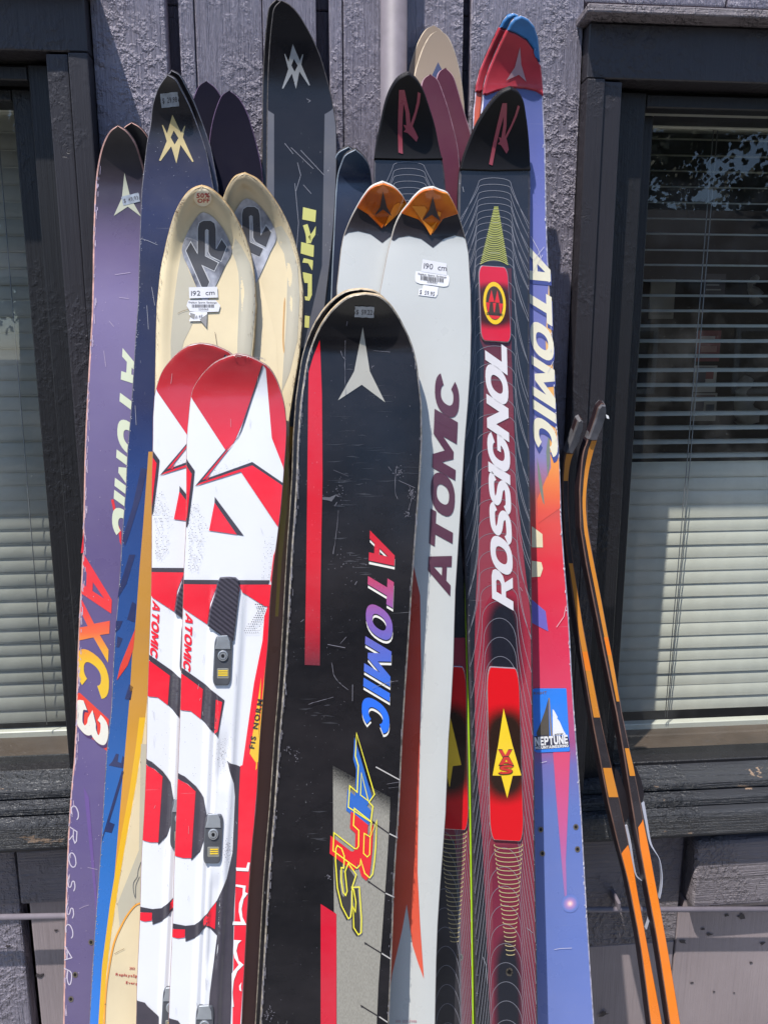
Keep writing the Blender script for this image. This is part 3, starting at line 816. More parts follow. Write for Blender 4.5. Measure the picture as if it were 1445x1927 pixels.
NM = sm('deep navy ski base', '0c0a1e', rough=.55, coat=.0, scratch=.1, dust=.004, spec=.08)
N_L = [(418, 178.5), (407, 202), (399, 230), (394, 263), (391, 330), (389, 450), (380, 900), (360, 1927)]
N_R = [(449, 183), (465, 210), (476, 244), (485, 277), (492, 310), (497, 345), (500, 450), (496, 900), (480, 1927)]
mn = dict(top=NM, edge=plain('purple worn edge', '5c4866', .5, nz=.4, nscale=100))
g = 'pair of plain navy skis'
Ski('ski', (432, 170), N_L, N_R, .015, .16, 'plain navy ski, left one of its pair, beside the gold logo tip', mn, g, curl=.006, shift=(-43, -18))
Ski('ski', (432, 170), N_L, N_R, .028, .16, 'plain navy ski, right one of its pair, above the rear cream ski', mn, g, curl=.006)

S_L = [(649, 293), (641, 310), (635.5, 327), (632, 360), (629, 420), (625, 500), (612, 900), (600, 1927)]
S_R = [(682.5, 293), (694, 310), (699, 332), (702, 370), (704, 420), (704, 500), (700, 900), (690, 1927)]
ms = dict(top=skimat('steel blue to black ski', ramp=ZR(.033, .16, [(275, '5a6f86'), (330, '27344a'), (420, '14162a'), (800, '12121c')]), rough=.3, scratch=.3, dust=.01), edge=plain('pale blue edge', '8d97a3', .4, nz=.3))
g = 'pair of short dark blue skis'
Ski('ski', (669, 282), S_L, S_R, .02, .16, 'short dark blue ski, rear left one of its pair between big black and white skis', ms, g, curl=.03, zt=70, shift=(-13, -5))
Ski('ski', (669, 282), S_L, S_R, .033, .16, 'short dark blue ski, front right one of its pair, beside the big black ski', ms, g, curl=.03, zt=70)

MM = sm('maroon ski base', '561c34', rough=.5, coat=.0, scratch=.2, dust=.015, spec=.3)
mm = dict(top=MM, edge=plain('pinkish edge', 'a2808c', .5, nz=.4, nscale=100))
g = 'pair of plain maroon skis'
M2_L = [(827.5, 133), (822.5, 141), (818, 170), (817, 250), (820, 400), (835, 900), (850, 1927)]
M2_R = [(852, 141), (861, 166), (869, 194), (877, 221), (885.6, 252), (892, 300), (898, 400), (900, 900), (900, 1927)]
Ski('ski', (838.6, 127), M2_L, M2_R, .030, .16, 'plain maroon ski, right one of its pair, touching the black tip with the red letter', mm, g, curl=.006)
M1_L = [(796, 149.5), (790, 180), (788, 250), (790, 400), (800, 900), (820, 1927)]
M1_R = [(823, 149), (833, 172), (844, 205), (852, 235), (859, 263), (863.5, 291), (868, 340), (870, 400), (872, 900), (880, 1927)]
Ski('ski', (809.5, 139), M1_L, M1_R, .044, .16, 'plain maroon ski, left one of its pair, close behind the left black tip', mm, g, curl=.006)

# ---- big black ski with silver emblem (V2) -------------------------
V2_L = [(516, 14), (511, 41), (507, 83), (504, 138), (502.6, 194), (502, 249), (501.5, 304), (501, 340), (500, 500), (492, 800), (470, 1100), (440, 1500), (415, 1927)]
V2_R = [(544, 8), (561, 25), (577, 50), (591, 77), (604, 108), (613, 138), (622, 172), (628.5, 205), (633, 235), (634, 263), (634, 318), (631, 387), (627, 443), (620, 510), (610, 600), (596, 800), (575, 1050), (545, 1450), (520, 1927)]
d2, l2 = .034, .17
v2m = skimat('black ski with brown tail', ramp=ZR(d2, l2, [(0, '131317'), (330, '14151b'), (360, '1b2029'), (788, '1c2026'), (803, '6a4632'), (1300, '664238'), (1927, '5c3832')]), rough=.2, scratch=.8, coat=.22, dust=.010, spec=.35)
mv2 = dict(top=v2m, edge=plain('dark worn edge', '5b5552', .45, .3, nz=.5, nscale=150))
g = 'pair of big black skis with silver emblem'
Ski('ski', (529, 1), V2_L, V2_R, .020, .17, 'big black ski mostly hidden behind its twin with the silver emblem', mv2, g, curl=.05, zt=210, shift=(-9, -2))
v2 = Ski('ski', (529, 1), V2_L, V2_R, d2, l2, 'tallest black ski with a silver pointed emblem and yellow letters', mv2, g, curl=.05, zt=210)
def emblem(k, c, mat, layer=3):
    a = c
    outer = [a(*p) for p in ((813, 780), (872, 905), (895, 855), (900, 858), (884, 935), (957, 1099), (948, 1102), (868, 985), (840, 1112), (805, 995), (733, 1095), (722, 1092), (775, 960), (742, 850), (749, 851), (777, 908))]
    hole = [a(*p) for p in ((822, 888), (854, 940), (828, 984), (801, 935))]
    D(k, layer).fill([outer, hole]).done('emblem', mat)
emblem(v2, lambda x, y: (450+(292+(x-722)*.809)/3.6125, (300+(y-780)*.968-30*(x-722)/235*(y-780)/320)/3.6125), I_silver)
gr = ink('grey flecked side print', '4e5058', rough=.4, scratch=1.2, speck=1.2)
D(v2).fill([[(500, 205), (516, 215), (516, 1000), (498, 800), (498, 300)]], clip=1.8).fill([[(611, 215), (636, 200), (640, 300), (600, 788), (590, 801), (538, 803), (548, 760), (606, 500)]], clip=1.8).done('side_band', gr)
c5 = cr(450, 400, 3.6125)
y2 = ink('lemon print', 'cfcd6e')
D(v2, 3).fill([[(570.5, 390), (595, 396), (593.5, 418), (569, 413)]]).fill(strokepoly([(581, 458), (580, 442), (574.5, 423)], 9, 2)).fill([[(580, 446), (588, 437), (594.5, 425.5), (593.5, 442), (588, 450), (586, 456)]]) \
  .fill([[(567, 455.5), (591, 462), (590, 484), (566, 477)]]).fill([c5((440, 310), (502, 325), (497, 395), (470, 345), (430, 340))]).fill([c5((433, 405), (495, 420), (495, 560), (478, 600), (450, 596), (446, 570), (466, 572), (468, 480), (445, 478), (436, 440))]).fill([c5((448, 700), (480, 705), (475, 785), (445, 780))]).fill([c5((500, 330), (503, 330), (500, 390))]).done('lettering', y2)
D(v2, 2).fill([[(531, 803), (556, 803), (548, 850), (540, 900), (530, 1010), (512, 1160), (507, 1160), (521, 1010), (531, 900)]], clip=1.5).done('amber_print', ink('amber print', 'd89a38'))
sc = D(v2, 4)
for a in ([(495+60, 345), (562, 420), (556, 500)], [(548, 278), (590, 318)], [(566, 283), (610, 330)], [(536, 270), (552, 290)], [(571, 348), (586, 365)], [(560, 306), (566, 330), (557, 360)], [(577, 186), (584, 190), (580, 193)]): sc.line(a, .7)
sc.done('scratches', ink('scratch', '9a9aa2', scratch=0))

# ---- purple skis (P1) ---------------------------------------------
P_L = [(208, 246), (194, 271), (183, 318), (177.5, 387), (175, 470), (174, 566), (168, 677), (162, 787), (159.5, 850), (158, 933), (154, 1071), (148, 1182), (144, 1307), (141.5, 1400), (130, 1538), (122, 1760), (119, 1927)]
P_R = [(238, 246), (255, 268), (266, 299), (274, 330), (282, 400), (285, 500), (280, 700), (268, 900), (256, 1100), (242, 1300), (236, 1400), (225, 1577), (212, 1788), (205, 1927)]
dp, lp = .033, .17
pm = skimat('purple printed ski', ramp=ZR(dp, lp, [(230, '17130f'), (300, '171216'), (380, '2c1f36'), (470, '65547c'), (560, '80729c'), (800, '70658f'), (1000, '605480'), (1400, '64588a'), (1927, '645a80')], 200), rough=.3, scratch=.6)  # purple print; middle stops also lifted towards lavender, haze put into the colour
mp = dict(top=pm, edge=M['edge_pink'])
g = 'pair of purple skis'
Ski('ski', (222, 237), P_L, P_R, .020, lp, 'brown black ski tip peeking out behind the purple ski', mp, g, curl=.035, shift=(26, -6))
p1 = Ski('ski', (222, 237), P_L, P_R, dp, lp, 'leftmost purple ski with cream star and flaming red and yellow lettering', mp, g, curl=.035, inset=3.2)
c1 = cr(100, 0, 3.6125)
star(p1, *c1((487, 1175), (415, 1468), (602, 1475), (510, 1405), (470, 1345), (528, 1345)), ink('sage print', 'b9bba6'))
D(p1, 2).fill([(lambda a: a)([(158, 1000), (158, 1040)]+[(153, 1041), (157, 1160), (150, 1160)])[:3]]).done('red_fleck', I_red)
D(p1, 3).text('ATOMIC', (231.5, 655), (211, 1002), (46, 34)).done('lettering', ink('pale cream print', 'd9e0c4'))
D(p1, 2).line([(212, 940), (217, 963)], 5).fill([c1((440, 0))[0:0] or [(222, 985), (229, 1000), (229, 1026), (226, 1020)]]).done('red_print', ink('flame red print', 'e02832'))
dz = dict(scratch=.5, speck=.2, dirt=.3)
flame = skimat('flame print red to yellow', ramp=ZR(dp, lp, [(1040, 'e8283a'), (1150, 'f23c3c'), (1190, 'f4683a'), (1225, 'f8a838'), (1250, 'fdc02c'), (1330, 'fdc22c')], 180), rough=.35, **dz)
D(p1, 3).text('A', (153.3, 1041), (150, 1117), (59, 62)).text('X', (150.5, 1126), (147, 1205), (57, 42)).text('C', (146, 1208), (143.5, 1283), (60, 42)).done('lettering', flame, clip=2.5)
D(p1, 2).fill([cr(120, 1020, 4.81)((104, 1365), (150, 1365), (412, 1605), (398, 1895), (92, 1640))], clip=3).done('panel', ink('orange red print', 'f0402e'))
D(p1, 3).text('3', (145.5, 1314), (142, 1368), (60, 47), dx=1.5, dy=3).done('numeral_shadow', clip=3, mat=ink('violet shadow print', '4a2c60'))
D(p1, 4).text('3', (144.5, 1313), (141, 1366), (60, 46)).done('numeral', clip=3, mat=ink('warm white print', 'efe9dc'))
THIN = {'C': [[(.8, .8), (.6, .98), (.3, .95), (.05, .6), (.08, .25), (.3, .02), (.65, .08)]], 'R': [[(0, 0), (0, 1), (.6, 1), (.8, .8), (.6, .55), (0, .52)], [(.35, .52), (.85, 0)]],
        'O': [[(.5, 1), (.15, .85), (0, .5), (.15, .12), (.45, 0), (.75, .15), (.88, .5), (.75, .85), (.5, 1)]], 'S': [[(.8, .85), (.5, 1), (.18, .85), (.25, .6), (.65, .42), (.72, .15), (.4, 0), (0, .15)]],
        'A': [[(0, 0), (.45, 1), (.9, 0)], [(.2, .35), (.72, .35)]], 'P': [[(0, 0), (0, 1), (.6, 1), (.82, .78), (.6, .5), (0, .48)]]}
dd = D(p1, 3)
for ch, (x0, y0) in zip('CROSSCAP', ((134.5, 1512), (131, 1556), (130, 1601), (128, 1646), (125.5, 1697), (124, 1735), (122, 1780), (120.5, 1822))):
    for st in THIN[ch]: dd.line([(x0+1.2+b*13.5+a*-1.5, y0+a*29+b*9) for a, b in (st if ch in 'AR' else spline(st, 4))], 2.0)
dd.done('lettering', ink('pale lilac print', 'cfc6d6'))
def hole(k, x, y, r=4.2, c='8d8478'):
    rg = D(k, 3).fill([sell(x, y, r, r*1.15, 16, 2), sell(x, y, r*.55, r*.65, 12, 2)]).done('hole_rim', plain('hole rim metal', c, .35, .7))
    D(k, 3).fill([sell(x, y, r*.55, r*.65, 12, 2)]).done('screw_hole', plain('screw hole', '0b0a0c', .8))
hole(p1, 172, 1773, 5); hole(p1, 142, 1834, 5); hole(p1, 134, 1880, 5)
D(p1, 2).fill([[(158, 1480), (168, 1500), (184, 1700), (186, 1900), (180, 1700)]]).done('streak', ink('lilac streak', '6d5596'))
sc = D(p1, 4)
for a in ([(217, 517), (232, 515), (246, 513)], [(206, 604), (215, 615)], [(196, 660), (200, 690)], [(166, 1632), (184, 1636)], [(150, 1710), (160, 1705), (168, 1703)], [(225, 560), (243, 562)]): sc.line(a, .8)
for _ in range(50):
    y = random.uniform(480, 1850); x = random.uniform(p1.xl(y)+6, p1.xl(y)+70); sc.dot(x, y, random.uniform(.4, 1.0))
for _ in range(160):
    y = random.uniform(300, 1900); x = p1.xl(y)+random.uniform(1.5, 7)
    sc.line([(x, y), (x+random.uniform(-1.5, 1.5), y+random.uniform(3, 18))], random.uniform(.5, 1.5))
sc.done('scratches', ink('pale scratch', 'c4b4cc', scratch=0))
def price(k, cx, cyy, w, h, rot, txt, layer=5, size=.45, name='price_sticker', worn=True, c=None):
    ca, sa = math.cos(rot), math.sin(rot)
    T = lambda u, v: (cx+u*ca-v*sa, cyy+u*sa+v*ca)
    lp_ = []
    for (a, b), (c_, d_) in (((-1, -1), (1, -1)), ((1, -1), (1, 1)), ((1, 1), (-1, 1)), ((-1, 1), (-1, -1))):
        for q in range(5):
            t = q/5; j = random.uniform(-.06, .05) if worn and q else 0
            lp_.append(T((a+(c_-a)*t)*w/2*(1+j), (b+(d_-b)*t)*h/2*(1+j)))
    D(k, layer).fill([lp_]).done(name, c or paper)
    L = w*.84; D(k, layer+1).text(txt, T(-L/2, h*size/2), T(L/2, h*size/2), (sa*h*size, -ca*h*size), font='bf', bold=.015, gap=.1).done(name+'_text', paper_ink)
silver_paper = plain('silver foil label', '9aa0a8', .35, .3, nz=.2, nscale=200)
price(p1, 247, 375, 33, 17, R(-14), '$ 49.93', c=silver_paper)

# ---- gold emblem ski (V1) -----------------------------------------
V1_L = [(299, 163), (288, 194), (283, 235), (277, 266), (273, 299), (267.5, 346), (265.5, 387), (262, 483), (259, 594), (253.6, 649), (249.5, 732), (244, 801), (238, 870), (236, 933), (229, 1016), (225, 1099), (219, 1163), (213.5, 1237), (211, 1320), (202, 1400), (191, 1577), (176, 1788), (168, 1927)]
V1_R = [(330, 149), (343.6, 172), (357.4, 199), (370, 230), (382, 263), (393, 299), (399, 327), (403, 360), (405, 420), (398, 560), (382, 800), (352, 1100), (325, 1400), (300, 1577), (285, 1788), (276, 1927)]
d1, l1 = .064, .18
v1m = skimat('black to blue printed ski', ramp=ZR(d1, l1, [(130, '0f0e10'), (240, '121118'), (300, '1a1730'), (400, '20264c'), (520, '1b1f3c'), (760, '262c52'), (900, '25427c'), (1300, '2d5696'), (1600, '3070bc'), (1927, '3480de')], 300), rough=.28, scratch=.6, speck=.7, dust=.015)
mv1 = dict(top=v1m, edge=plain('grey worn edge', '77747a', .45, .3, nz=.5, nscale=150))
g = 'pair of blue black skis with gold emblem'
Ski('ski', (314.5, 141), V1_L, V1_R, .050, l1, 'dark ski tip directly behind the ski with the gold emblem', mv1, g, curl=.04, shift=(8, -8))
v1 = Ski('ski', (314.5, 141), V1_L, V1_R, d1, l1, 'blue black ski with a gold pointed emblem and a yellow side band', mv1, g, curl=.04)
# same emblem, gold
s1 = 3.6125
def ge(x, y): return (100+x/s1, y/s1)
emblem(v1, ge, I_gold)
price(v1, 320, 188, 33, 27, R(-6), '$ 29.98', size=.4, c=silver_paper)
gl_ = [(280, 850), (277, 891), (270, 988), (263, 1071), (256, 1168), (249, 1237), (244, 1320), (237, 1400), (222, 1577), (207, 1760), (195, 1927), (190, 1985)]
D(v1, 2).fill([gl_+[(330, 1985), (330, 1400), (380, 850)]], clip=1.5).done('yellow_band', skimat('amber side band', ramp=ZR(d1, l1, [(850, 'c88f3c'), (1200, 'c08a34'), (1450, 'd69a30'), (1927, 'e8a02c')], 300), rough=.35, scratch=.5))
k2l = [(272, 1350), (266, 1400), (254, 1483), (237, 1577), (217, 1699), (201, 1815), (193, 1927)]
D(v1, 3).fill([[(p[0]-9+max(0, (p[1]-1700)*.008), p[1]) for p in k2l]+[(p[0]+4, p[1]) for p in k2l[::-1]]]).done('yellow_stripe', ink('bright yellow stripe', 'fbb91e'))
dk = ink('dark blue block print', '1d2c5c'); c8 = cr(100, 850, s1); c14 = cr(100, 1400, s1)
D(v1, 2).fill([c8((600, 110), (640, 120), (600, 300), (520, 560), (490, 640), (470, 600), (540, 380))]).fill([c8((540, 1020), (565, 1035), (555, 1160), (505, 1140))]).fill([c8((430, 1150), (475, 1150), (455, 1200), (425, 1230))]).fill([c8((440, 1255), (475, 1270), (450, 1330), (432, 1330))]) \
  .fill([c8((520, 700), (560, 700), (500, 900), (440, 1000), (450, 930))]).fill([c8((520, 1580), (545, 1600), (530, 1690), (490, 1680))]).fill([c14((430, 65), (448, 70), (440, 120), (465, 130), (475, 80), (485, 90), (478, 165), (380, 145), (405, 118))]) \
  .fill([c14((470, 180), (485, 190), (425, 400), (385, 530), (420, 545), (400, 605), (355, 595), (332, 670), (340, 620))]).done('block_print', dk)
D(v1, 3).fill([c8((560, 1205), (548, 1340), (510, 1450), (435, 1555), (460, 1450))]).done('red_spike', ink('red spike print', 'e0402e'))
sc = D(v1, 4)
for a in ([(266, 449), (281, 454), (297, 461)], [(286, 540), (292, 575)], [(277, 575), (280, 620)], [(255, 763), (257, 800)]): sc.line(a, .7)
for _ in range(220):
    y = random.uniform(300, 1900); x = v1.xl(y)+abs(random.gauss(0, 2.4))+1.0; sc.dot(x, y, random.uniform(.3, 1.1))
for _ in range(60):
    y = random.uniform(250, 700); x = random.uniform(v1.xl(y)+4, v1.xr(y)-30); sc.dot(x, y, random.uniform(.3, .8))
sc.done('scratches', ink('grey scratch', 'a9a9b4', scratch=0))

# ---- red and blue tipped ski, orange to lavender (A1) -------------
A_L = [(963, 39), (955, 54), (941, 80), (927, 111), (916, 138), (909, 166), (907, 194), (904, 219), (902, 300), (905, 400), (915, 640), (930, 900), (945, 1150), (962, 1400), (980, 1622), (1000, 1927)]
A_R = [(993.6, 36), (1004.7, 50), (1011.6, 72), (1015.7, 111), (1018, 135), (1021, 166), (1022.7, 208), (1026, 277), (1028, 400), (1030, 469), (1034, 538), (1039, 621), (1042, 705), (1046, 774), (1053, 870), (1057, 988), (1063, 1071), (1070, 1155), (1074, 1237), (1081, 1348), (1085, 1400), (1093, 1511), (1099, 1622), (1107, 1760), (1118, 1927)]
da, la = .070, .155
am = skimat('lavender orange red printed ski', ramp=ZR(da, la, [(150, '3b4a80'), (300, '5a62a4'), (440, '6c72b4'), (600, '6f74b2'), (860, '8b86b8'), (935, 'b85a50'), (985, 'e0443c'), (1060, 'e02a3c'), (1200, 'd92a4c'), (1290, 'd83a5c'), (1400, 'a04c84'), (1440, '6e6cb0'), (1520, '6076b8'), (1927, '667abc')], 1040), rough=.3, scratch=.5, speck=.5)
ma = dict(top=am, edge=plain('chipped pale edge', 'b9b4c4', .45, .1, nz=.5, nscale=120))
g = 'pair of lavender skis with blue and red tips'
blue_p = plain('blue tip plastic', '2f6ea8', .38, coat=.3, nz=.2); red_p = plain('red tip plastic', 'b3303c', .38, coat=.3, nz=.15)
def tips(k, dx, dy):
    sh = lambda L: [(x+dx, y+dy) for x, y in L]
    cap_b = [(954, 56), (960, 44), (968, 35), (980, 29), (993, 36), (1005, 50), (1012, 72), (1016, 117), (1011, 114), (1003, 92), (990, 74), (970, 62)]
    cap_r = [(953, 57), (970, 63), (990, 75), (1003, 93), (1011, 115), (1018, 124), (1021, 166), (1021.5, 181), (1008, 172), (985, 167), (960, 166), (935, 172), (915, 180), (908, 178), (909, 166), (916, 138), (927, 111), (941, 80)]
    for nm, L, mt, h in (('tip_cap', cap_b, blue_p, .0036), ('tip_shield', cap_r, red_p, .0026)):
        L = clipski(k, sh(L), -0.6); raised(k, L, -.004, h, 3.0, nm, mt)
a1b = Ski('ski', (980, 29), A_L, A_R, .056, la, 'rear left twin of the blue and red tipped ski, mostly hidden', dict(top=skimat('red orange side ski', ramp=ZR(.056, la, [(170, 'c05040'), (260, 'd8603c'), (500, '7a6a90')], 900), rough=.35), edge=ma['edge']), g, curl=.05, zt=170, shift=(-14, -5))
tips(a1b, -14, -5)
a1 = Ski('ski', (980, 29), A_L, A_R, da, la, 'ski with blue and red tip, fading from lavender through orange to blue', ma, g, curl=.05, zt=170, inset=2.6)
tips(a1, 0, 0)
star(a1, *cr(750, 0, s1)((820, 318), (725, 552), (862, 560), (812, 512), (785, 458), (828, 440)), ink('pale rose print', 'a8848c'), layer=13)
og = D(a1, 2).fill([[(1034, 490), (1044, 500), (1060, 870), (1062, 950), (1012, 985), (1010, 940), (1036, 880), (1026, 640)]], clip=2)
og.done('orange_print', skimat('orange fade print', ramp=ZR(da, la, [(480, 'd8b47c'), (700, 'f0b060'), (840, 'f2a850'), (900, 'ee8444'), (960, 'e4503c'), (990, 'e0443c')], 1040), rough=.35, scratch=.4))
D(a1, 3).fill([[(1014, 880), (1019, 905), (1024, 950), (1021, 945), (1017, 930), (1012, 900), (1010, 860)], [(1034, 800), (1034, 870), (1030, 900), (1027, 850)]], rule='nz').done('green_print', ink('grey green print', '7a8478'))
D(a1, 4).text('ATOMIC', (993, 462), (1004, 842), (41, 24), (45, 30), dx=1.5, dy=7).done('lettering_shadow', ink('indigo shadow print', '3f4b8c'))
D(a1, 5).text('ATOMIC', (993, 462), (1004, 838), (41, 24), (45, 30)).done('lettering', ink('cream lettering print', 'e6dfc6'))
D(a1, 3).fill([[(1000, 990), (1020, 1005), (1021, 1030), (1000, 1030)], [(1000, 1055), (1018, 1058), (1021, 1070), (1016, 1085), (1000, 1086)]], rule='nz').done('cream_print', ink('cream block print', 'e8d9b4'))
D(a1, 3).fill([[(1000, 1128), (1026, 1150), (1031, 1188), (1000, 1172)]]).done('violet_print', ink('violet block print', '6f64bc'))
pk = skimat('pink beam print', ramp=ZR(da, la, [(1380, 'e03c60'), (1550, 'c85890'), (1700, '9a74b4')], 1060), rough=.35, scratch=.3)
D(a1, 3).fill([[(1040, 1415), (1072, 1415), (1069, 1500), (1064, 1620), (1066, 1690), (1062, 1690), (1056, 1620), (1046, 1500)]]).done('beam_print', pk)
gw = NB('glow spot print'); x_ = a1.pt(1072, 1700)-a1.root.location
dv = gw.N('ShaderNodeVectorMath', operation='DISTANCE'); gw.L(gw.tc.outputs['Object'], dv.inputs[0]); dv.inputs[1].default_value = tuple(x_)
gw.L(gw.ramp(gw.rng(dv.outputs['Value'], 0, .0095), [(0, C('ffe8dc')), (.2, C('f0bcc0')), (.5, C('ac88bc')), (1, C('697cbd'))]), gw.b.inputs['Base Color'])
D(a1, 4).fill([sell(1072, 1700, 16, 17, 24, 2)]).done('spot_print', gw.m)
hole(a1, 1083, 1556, 5); hole(a1, 1086, 1598, 5); hole(a1, 1017, 1561, 5); hole(a1, 1020, 1606, 5)
# shop sticker on the ski
c9 = cr(980, 1260, 8.757)
D(a1, 6).fill([[(1000, 1297), (1006, 1295)]+c9((740, 305), (745, 340), (800, 1320), (785, 1345))+[(1010, 1416), (1003, 1412)]]).done('shop_sticker', ink('sky blue sticker', '1d7fe8'))
D(a1, 7).fill([c9((515, 650), (540, 670), (600, 780), (590, 800), (630, 850), (700, 1010), (740, 1070), (520, 1085))]).done('sticker_mountain', I_white)
D(a1, 7).fill([c9((445, 480), (390, 680), (310, 900), (250, 1040), (260, 1090), (465, 1090))]).done('sticker_slope', ink('dark rock print', '4c463c'))
D(a1, 8).fill([c9((445, 460), (468, 465), (490, 800), (515, 1085), (485, 1085), (465, 800))]).done('sticker_crag', ink('brown crag print', '8d7a64'))
D(a1, 8).fill([c9((215, 1095), (765, 1085), (790, 1180), (790, 1270), (235, 1320))]).done('sticker_band', ink('sticker dark band', '1f2440'))
D(a1, 9).text('NEPTUNE', c9((225, 1255))[0], c9((770, 1215))[0], (-1.2, -16.5), gap=.1).text('MOUNTAINEERING', c9((232, 1312))[0], c9((778, 1272))[0], (-.3, -5.4), gap=.12).done('sticker_text', I_white)
D(a1, 9).text('summer', c9((262, 1105))[0], c9((440, 1090))[0], (0, -4.0), font='bf', bold=.02).text('winter', c9((545, 1083))[0], c9((690, 1066))[0], (0, -4.6), font='bf', bold=.02).done('sticker_text', ink('sticker small print', '3c3c48'))
D(a1, 9).text('RIGHT', c9((205, 410))[0], c9((420, 395))[0], (0, -5), font='bf', bold=.01).done('sticker_text', ink('brown small print', '7a5a4a'))
sc = D(a1, 9.5)
for a in ([(1003, 490), (1023, 465)], [(1000, 515), (1020, 480)], [(1046, 1180), (1060, 1160), (1064, 1140)], [(1042, 1786), (1052, 1784), (1075, 1783)], [(1016, 1435), (1028, 1432)], [(1030, 700), (1040, 680)], [(998, 445), (1012, 470), (1020, 500)]): sc.line(a, .8)
for _ in range(80):
    y = random.uniform(270, 1800); x = a1.xr(y)-abs(random.gauss(0, 1.6))-1.0
    sc.line([(x, y), (x+random.uniform(-1, .6), y+random.uniform(1, 7))], random.uniform(.5, 1.8))
sc.done('scratches', ink('white chip', 'd9d4da', scratch=0))

# ---- black red-letter tips with contour lines (R1, R2) ------------
R2_L = [(944, 172), (927, 188), (910.5, 210), (894, 238), (880, 271), (869, 302), (865, 321), (863, 346), (861.5, 380), (862, 450), (866, 600), (869, 800), (873.5, 1030), (878, 1155), (883, 1293), (886, 1400), (889, 1600), (892, 1760), (895, 1927)]
R2_R = [(974, 172), (984, 188), (989.5, 216), (993.6, 249), (996.5, 291), (997.5, 332), (998, 387), (997, 443), (996.5, 498), (996.5, 621), (996.2, 787), (996.4, 870), (997.5, 950), (999, 1016), (1000.5, 1127), (1002, 1265), (1003, 1348), (1005, 1400), (1006.5, 1594), (1009, 1732), (1011.6, 1927)]
R1_L = [(749, 147), (735, 166), (724, 194), (716, 230), (709, 263), (705, 291), (703.5, 318), (703.5, 360), (706, 450), (720, 700), (745, 1000), (765, 1300), (780, 1600), (795, 1927)]
R1_R = [(782, 147), (795, 166), (807, 199), (818, 235), (826.5, 277), (833, 305), (838, 340), (842, 400), (846, 480), (855, 700), (868.5, 1000), (873, 1080), (878.5, 1230), (883, 1400), (885, 1511), (887.5, 1677), (891, 1927)]
navy = skimat('dark navy glossy topsheet', ramp=ZR(.085, .187, [(300, '15161c'), (500, '1b222e'), (900, '1c2836'), (1300, '1b1d26'), (1927, '1a1d24')], 930), rough=.22, scratch=.35, coat=.4, dust=.018)
tipb = plain('black tip plastic', '0d0b0f', .5, nz=.25, nscale=60, spec=.3)
redtip = ink('dusky red letter print', '9c3f4c', scratch=.15, speck=.1)
def rletter(k, tr, layer=13):
    A = [(1085, 606), (1122, 606), (1116, 700), (1109, 800), (1106, 900), (1110, 1052), (1080, 1042), (1077, 900), (1079, 760)]
    B = [(1123, 612), (1137, 680), (1156, 770), (1163, 860), (1150, 905), (1134, 850), (1129, 760), (1113, 690), (1112, 640)]
    Cc = [(1212, 620), (1231, 630), (1223, 700), (1196, 800), (1176, 858), (1195, 895), (1214, 938), (1202, 968), (1165, 928), (1142, 905), (1115, 898), (1130, 880), (1113, 848), (1142, 856), (1160, 848), (1190, 760), (1205, 690)]
    D(k, layer).fill([[tr(*p) for p in A]]).fill([[tr(*p) for p in B]]).done('red_letter', redtip)
    D(k, layer+1).fill([[tr(*p) for p in Cc]]).done('red_letter', redtip)
def contours(k, y0, y1, full=True):
    d = D(k, 4); y = y0
    while y < y1:
        f = min(1, max(0, (y-345)/200)); g_ = min(1, max(0, (y-1090)/80)); pts = []
        ua = .46+(.60-.46)*f+(.52-.60)*g_; ha = 7+15*f+26*g_; H = 72+45*f+(60+(y-1120)*.12)*g_; pw = 1.15+.75*f-.7*g_
        half = [(ua*math.sin(R(90*q/8)), ha*(1-math.cos(R(90*q/8)))) for q in range(9)]
        half += [(ua+(1-ua)*(q/12)**pw, ha+H*(q/12)) for q in range(1, 13)]
        jag = 1+.15*math.sin(y*.7)
        full_ = [(-u, v*jag) for u, v in half[::-1]]+[(u, v*1.05*jag) for u, v in half[1:]]
        for u, v in full_:
            yy = y+v+1.5*u; xc = (k.xl(yy)+k.xr(yy))/2; hw = (k.xr(yy)-k.xl(yy))/2-2.6
            if yy < 1985: pts.append((xc+hw*u, yy))
        if len(pts) > 2: d.line(pts, .85)
        y += 12 if y < 430 else (15 if y < 490 else (32 if y < 1150 else 36))
    d.done('contour_lines', I_line)
g = 'pair of dark skis with red letter tips and contour lines'
mats_r1 = dict(top=navy, edge=M['edge_dark'])
r1 = Ski('ski', (768, 136.5), R1_L, R1_R, .080, .183, 'left contour lined ski with black red-letter tip, behind the amber tipped white skis', mats_r1, g, curl=.055, zt=175, inset=3)
r2 = Ski('ski', (960, 165), R2_L, R2_R, .086, .188, 'right contour lined ski with black tip, red badges and large white lettering', dict(top=navy, edge=M['edge_dark']), g, curl=.055, zt=175, inset=4)
for k, ol, sh in ((r1, None, (-192, -28)), (r2, None, (0, 0))):
    yb = k.apex[1]+(157 if k is r2 else 165)
    L = [(x, y) for x, y in k.Lp if y < yb]; Rr = [(x, y) for x, y in k.Rp if y < yb]
    loop = L[::-1]+Rr[1:]+[(k.xr(yb)+.5, yb), ((k.xl(yb)+k.xr(yb))/2, yb+1), (k.xl(yb)-.5, yb-4)]
    lo = [loop[i] for i in range(0, len(loop), 2)]
    raised(k, lo, -.006, .0026, 2.4, 'tip_guard', tipb)
rletter(r1, lambda x, y: (450+x/s1, y/s1))
rletter(r2, lambda x, y: (750+(608+(x-1080)*.84+(1050-y)*.2)/s1, (1128-(1050-y)*.973)/s1))
contours(r1, 305, 420); contours(r1, 1240, 1980)
contours(r2, 335, 1985)
